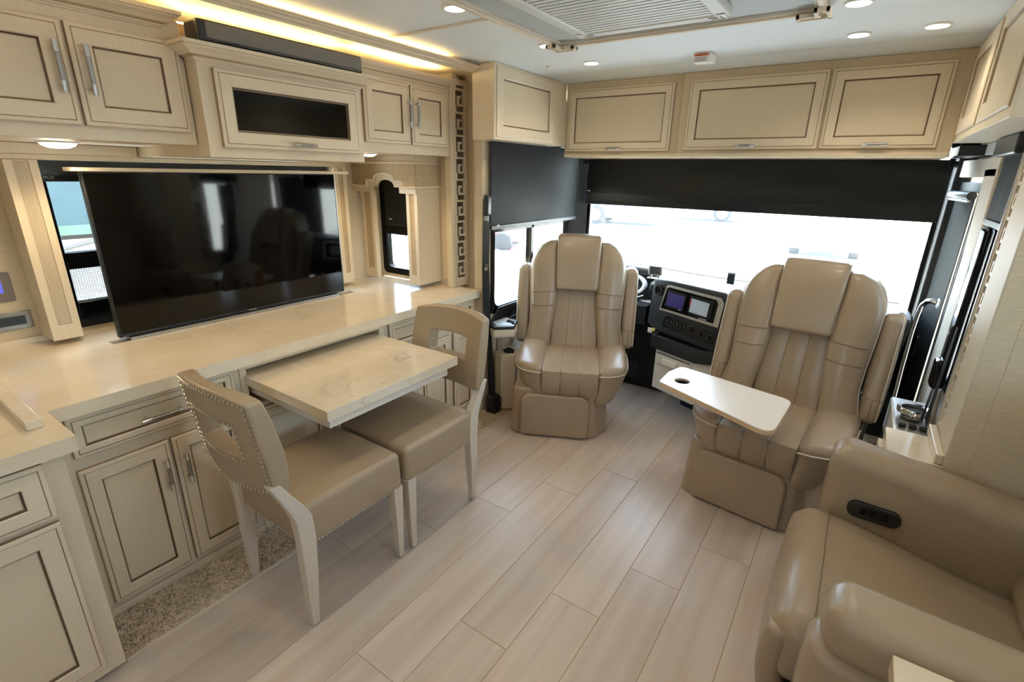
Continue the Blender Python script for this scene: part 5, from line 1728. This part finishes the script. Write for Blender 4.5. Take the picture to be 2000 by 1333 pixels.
MB().box(GX0+0.045, GX1-0.045, GY0+0.045, GY1-0.045, ZC-0.014, ZC-0.006).build('filter', 'bus_grey', af, smooth=False)
sl0 = None
ns = 27
for i in range(ns):
    yy = GY0+0.062+(GY1-GY0-0.124)*i/(ns-1)
    if sl0 is None:
        sl0 = MB().box(GX0+0.048, GX1-0.048, -0.0095, 0.0095, ZC-0.030, ZC-0.024).build('slat', 'grille', af, smooth=False, local=True)
        sl0.data.transform(Matrix.Translation((0.76, 0, -ZC)))
        o = sl0
    else:
        o = bpy.data.objects.new('slat', sl0.data); col.objects.link(o); o.parent = af
    o.location = (0, yy-1.6, 0)


def key_corner(parent, cx, cy, sx, sy, s, z, th, matn, name):
    """small Greek-key corner ornament"""
    mb = MB()
    w = 0.010*s/0.09
    def bar(a, b, c, d):
        xs_ = sorted((cx+sx*a, cx+sx*b)); ys_ = sorted((cy+sy*c, cy+sy*d))
        mb.box(xs_[0], xs_[1], ys_[0], ys_[1], z-th, z)
    bar(0, s, 0, w); bar(0, w, 0, s); bar(s-w, s, 0, s*0.45); bar(0, s*0.45, s-w, s)
    bar(s*0.45-w, s*0.45, s*0.45, s); bar(s*0.45, s, s*0.45-w, s*0.45); bar(s*0.28, s*0.28+w*1.6, s*0.28, s*0.28+w*1.6)
    return mb.build(name, matn, parent, smooth=False, bevel=0.001)


for (cx, cy, sx, sy) in ((FX0-0.012, FY1+0.012, 1, -1), (FX1+0.012, FY1+0.012, -1, -1)):
    key_corner(af, cx, cy, sx, sy, 0.105, ZC-0.020, 0.014, 'fret', 'corner_key')
for (cx, cy, sx, sy) in ((GX0+0.012, GY1-0.012, 1, -1), (GX1-0.012, GY1-0.012, -1, -1)):
    key_corner(af, cx, cy, sx, sy, 0.06, ZC-0.033, 0.004, 'silver_trim', 'grille_key')

sd = thing('gas_detector', 'white detector box with an orange warning label on the front ceiling', 'detector', (-0.775, 2.72, ZC))
MB().rbox((-0.775, 2.72, ZC-0.020), (0.085, 0.075, 0.040), 0.008, 3, (1, 1, 1)).build('housing', 'white_plastic', sd)
lb = MB().box(-0.814, -0.748, 2.6815, 2.6823, ZC-0.0385, ZC-0.004).build('label_plate', 'print_white', sd, smooth=False)
MB().box(-0.814, -0.748, 2.6809, 2.6816, ZC-0.0125, ZC-0.004).build('label_header', 'orange', lb, smooth=False)
text_part('lettering', 'WARNING', 0.0085, (-0.803, 2.6806, ZC-0.0115), '-y', 'print_black', lb, 0.0002)
for i in range(5):
    MB().box(-0.811, -0.755-0.004*(i % 2), 2.6811, 2.6816, ZC-0.018-0.004*i, ZC-0.0166-0.004*i).build('print_line', 'print_black', lb, smooth=False)
rs_ = MB().lathe([(0.030, 0), (0.029, -0.006), (0.020, -0.010), (0.0005, -0.010)], 28, (-1.561, 2.62, ZC)).build('ceiling_sensor', 'white_plastic')
tag(rs_, 'small round white sensor on the ceiling beside the driver corner cabinet', 'sensor')

# ================================================================== WALL FITTINGS
op = thing('outlet_plate', 'chrome outlet plate with black sockets low on the left wall', 'outlet', (XS, 0.45, 0.945))
MB().prism(rrect(0.385, 0.512, 0.906, 0.978, 0.004), (XS, 0, 0), Y_, Z_, X_, 0.0, 0.005).build('plate', 'dark_chrome', op, bevel=0.0015)
ou = MB().prism(rrect(0.405, 0.492, 0.924, 0.960, 0.003), (XS, 0, 0), Y_, Z_, X_, 0.005, 0.008).build('sockets', 'black_plastic', op, bevel=0.001)
for yy in (0.425, 0.470):
    for dy in (-0.006, 0.006):
        MB().box(XS+0.008, XS+0.0085, yy+dy-0.001, yy+dy+0.001, 0.938, 0.948).build('slot', 'black_matte', ou, smooth=False)
c1 = thing('touch_panel', 'grey touch panel with a blue glow at the left edge', 'control panel', (XS, 0.43, 1.08))
MB().prism(rrect(0.375, 0.482, 1.022, 1.140, 0.010), (XS, 0, 0), Y_, Z_, X_, 0.0, 0.006).build('housing', 'screen_dim', c1, bevel=0.002)
MB().prism(rect(0.39, 0.452, 1.058, 1.112), (XS, 0, 0), Y_, Z_, X_, 0.006, 0.0065).build('display', 'indicator', c1, smooth=False)
c2 = thing('touch_panel', 'plain grey switch panel above the glowing one at the left edge', 'control panel', (XS, 0.42, 1.2))
MB().prism(rrect(0.36, 0.462, 1.152, 1.300, 0.010), (XS, 0, 0), Y_, Z_, X_, 0.0, 0.006).build('housing', 'screen_dim', c2, bevel=0.002)
MB().prism(rect(0.37, 0.445, 1.17, 1.28), (XS, 0, 0), Y_, Z_, X_, 0.006, 0.0065).build('button_pad', 'grey_panel', c2, smooth=False)
stc = MB().box(-2.182, -2.118, YE-0.0025, YE-0.0005, ZK+0.004, ZK+0.045).build('notice_plate', 'piping', smooth=False)
tag(stc, 'small beige notice plate low on the end wall beside the valance pillar', 'sticker')
for i in range(6):
    MB().box(-2.178, -2.124, YE-0.003, YE-0.0025, ZK+0.009+0.006*i, ZK+0.0105+0.006*i).build('print_line', 'stitch', stc, smooth=False)

# ================================================================== OUTSIDE
aw = thing('sunblocker', 'cream awning added out of view over the right side windows', 'sunblocker', (1.4, 0.9, 2.1))  # unseen, added to block direct sun at the right windows
MB().prism([(1.33, 2.20), (2.55, 2.05), (2.55, 2.08), (1.33, 2.23)], (0, -1.6, 0), X_, Z_, Y_, 0, 3.7).build('blocker_sheet', 'wall_cream', aw, smooth=False)
MB().tube([(2.55, -1.6, 2.06), (2.55, 2.1, 2.06)], 0.03, 10).build('roller', 'bus_white', aw)  # front bar of the added sunblocker
for yy in (-1.5, 2.0):
    MB().tube([(1.33, yy, 1.2), (2.54, yy, 2.05)], 0.018, 8).build('blocker_strut', 'bus_white', aw)

gr = struct('ground_lot', MB().box(-90, 90, -60, 130, -1.1, -1.0), 'asphalt', smooth=False)


def coach(name, label, loc, rz, ln=11.0, w=2.55, h=3.6, body='bus_white', wheels=(1.6, 8.0), glassy='bus_glass', cat='bus'):
    """side faces -Y locally; x from 0 to ln"""
    t = thing(name, label, cat, loc, rz)
    MB().prism([(0.15, 0.35), (ln, 0.35), (ln, h), (0.6, h), (0.15, h*0.45)], (0, 0, 0), X_, Z_, Y_, 0, w).build('body', body, t, bevel=0.08, segs=3, local=True)
    for i in range(int((ln-2)/1.5)):
        MB().box(1.0+1.5*i, 2.3+1.5*i, -0.02, 0.02, h*0.52, h*0.82).build('window', glassy, t, smooth=False, local=True)
    for wx in wheels:
        for sy in (0.12, w-0.12):
            wh = MB().lathe([(0.50, -0.14), (0.50, 0.14)], 28, (wx, sy, 0.50), 'y').build('wheel', 'tyre', t, local=True)
            MB().lathe([(0.31, -0.16), (0.31, 0.16)], 24, (wx, sy, 0.50), 'y').build('rim', 'wheel_metal', wh, local=True)
        MB().tube([(wx+0.62*math.cos(a*math.pi/12), -0.01, 0.46+0.62*math.sin(a*math.pi/12)) for a in range(13)], 0.06, 6).build('wheel_arch', 'bus_grey', t, local=True)
    MB().box(wheels[0]+0.9, wheels[0]+2.3, -0.012, 0.02, 0.50, 0.95).build('locker_door', 'bus_white', t, smooth=False, local=True)
    return t


coach('parked_coach', 'pale parked motorhome with a large wheel seen through the left end of the windshield', (-14.6, 25.1, -1.0), math.radians(8), 6.4, wheels=(2.6,), body='bus_grey')
coach('parked_coach', 'second pale motorhome parked behind the first one across the lot', (-12.4, 31.2, -1.0), math.radians(8), 7.5, wheels=(1.3, 5.5), body='bus_grey')
tr = thing('parked_truck', 'white truck with a pale blue bumper seen over the right captain chair', 'truck', (-0.95, 19.6, -1.0))
MB().box(-2.05, 0.15, 19.6, 24.5, 0.30-1.0, 1.6).build('body', 'bus_white', tr, bevel=0.06, segs=3)
MB().rbox((-0.95, 19.50, -0.42), (1.75, 0.12, 0.10), 0.04, 3, (1, 1, 1)).build('bumper', 'bus_grey', tr)
MB().rbox((-0.95, 19.46, -0.44), (0.55, 0.12, 0.22), 0.03, 3, (1, 1, 1)).build('hitch_plate', 'bus_grey', tr)
for sx in (-1.85, -0.05):
    MB().lathe([(0.38, -0.14), (0.38, 0.14)], 24, (sx, 20.6, -0.62), 'x').build('wheel', 'tyre', tr)
rcar = thing('parked_car', 'red car in the lot seen through the driver window', 'car', (-11.6, 14.5, -1.0), math.radians(20))
MB().prism([(0, 0.3), (4.3, 0.3), (4.35, 0.7), (3.9, 0.95), (3.2, 1.4), (1.4, 1.42), (0.8, 1.0), (0, 0.85)], (-2.1, 0, 0), X_, Z_, Y_, -0.85, 0.85).build('body', 'car_red', rcar, bevel=0.08, segs=3, local=True)
for wx in (-1.35, 1.3):
    for sy in (-0.8, 0.8):
        MB().lathe([(0.32, -0.1), (0.32, 0.1)], 22, (wx, sy, 0.32), 'y').build('wheel', 'tyre', rcar, local=True)
MB().box(-0.6, 1.1, -0.87, 0.87, 0.95, 1.3).build('side_glass', 'bus_glass', rcar, smooth=False, local=True)
# neighbouring coach front, close to the left window
nb = thing('parked_coach', 'neighbouring coach front with teal reflections painted on its windshield outside the television window', 'bus', (-4.9, 1.6, -1.0))
MB().prism([(-5.0, -0.65), (-5.0, 1.0), (-5.25, 2.9), (-8.0, 2.9), (-8.0, -0.65)], (0, 0.1, 0), X_, Z_, Y_, 0, 2.6).build('body', 'bus_white', nb, bevel=0.08, segs=3)
MB().prism([(-4.985, 1.03), (-4.97, 1.03), (-5.21, 2.5), (-5.225, 2.5)], (0, 0.25, 0), X_, Z_, Y_, 0, 2.3).build('windshield', 'teal', nb, smooth=False)  # teal reflection painted in as the glass colour
MB().prism([(-4.98, 1.03), (-4.965, 1.03), (-4.975, 1.10), (-4.99, 1.10)], (0, 0.25, 0), X_, Z_, Y_, 0, 2.3).build('reflection_band', 'green_reflection', nb, smooth=False)  # green reflection low on the glass, painted as a strip
MB().box(-5.0, -4.96, 0.25, 2.55, 1.00, 1.03).build('gasket', 'black_plastic', nb, smooth=False)
MB().tube([(-4.93, 0.95, 0.88), (-4.93, 1.5, 1.0), (-4.94, 2.1, 1.06)], 0.018, 6).build('wiper', 'black_plastic', nb)
# windshield wiper of this coach
wp = MB().tube([(-1.5, YF+0.062, 0.70), (-1.4, YF+0.10, 0.895), (-0.9, YF+0.11, 0.865), (0.28, YF+0.11, 0.840)], 0.006, 6).build('wiper', 'black_plastic')
tag(wp, 'thin black wiper lying along the bottom of the windshield', 'wiper')
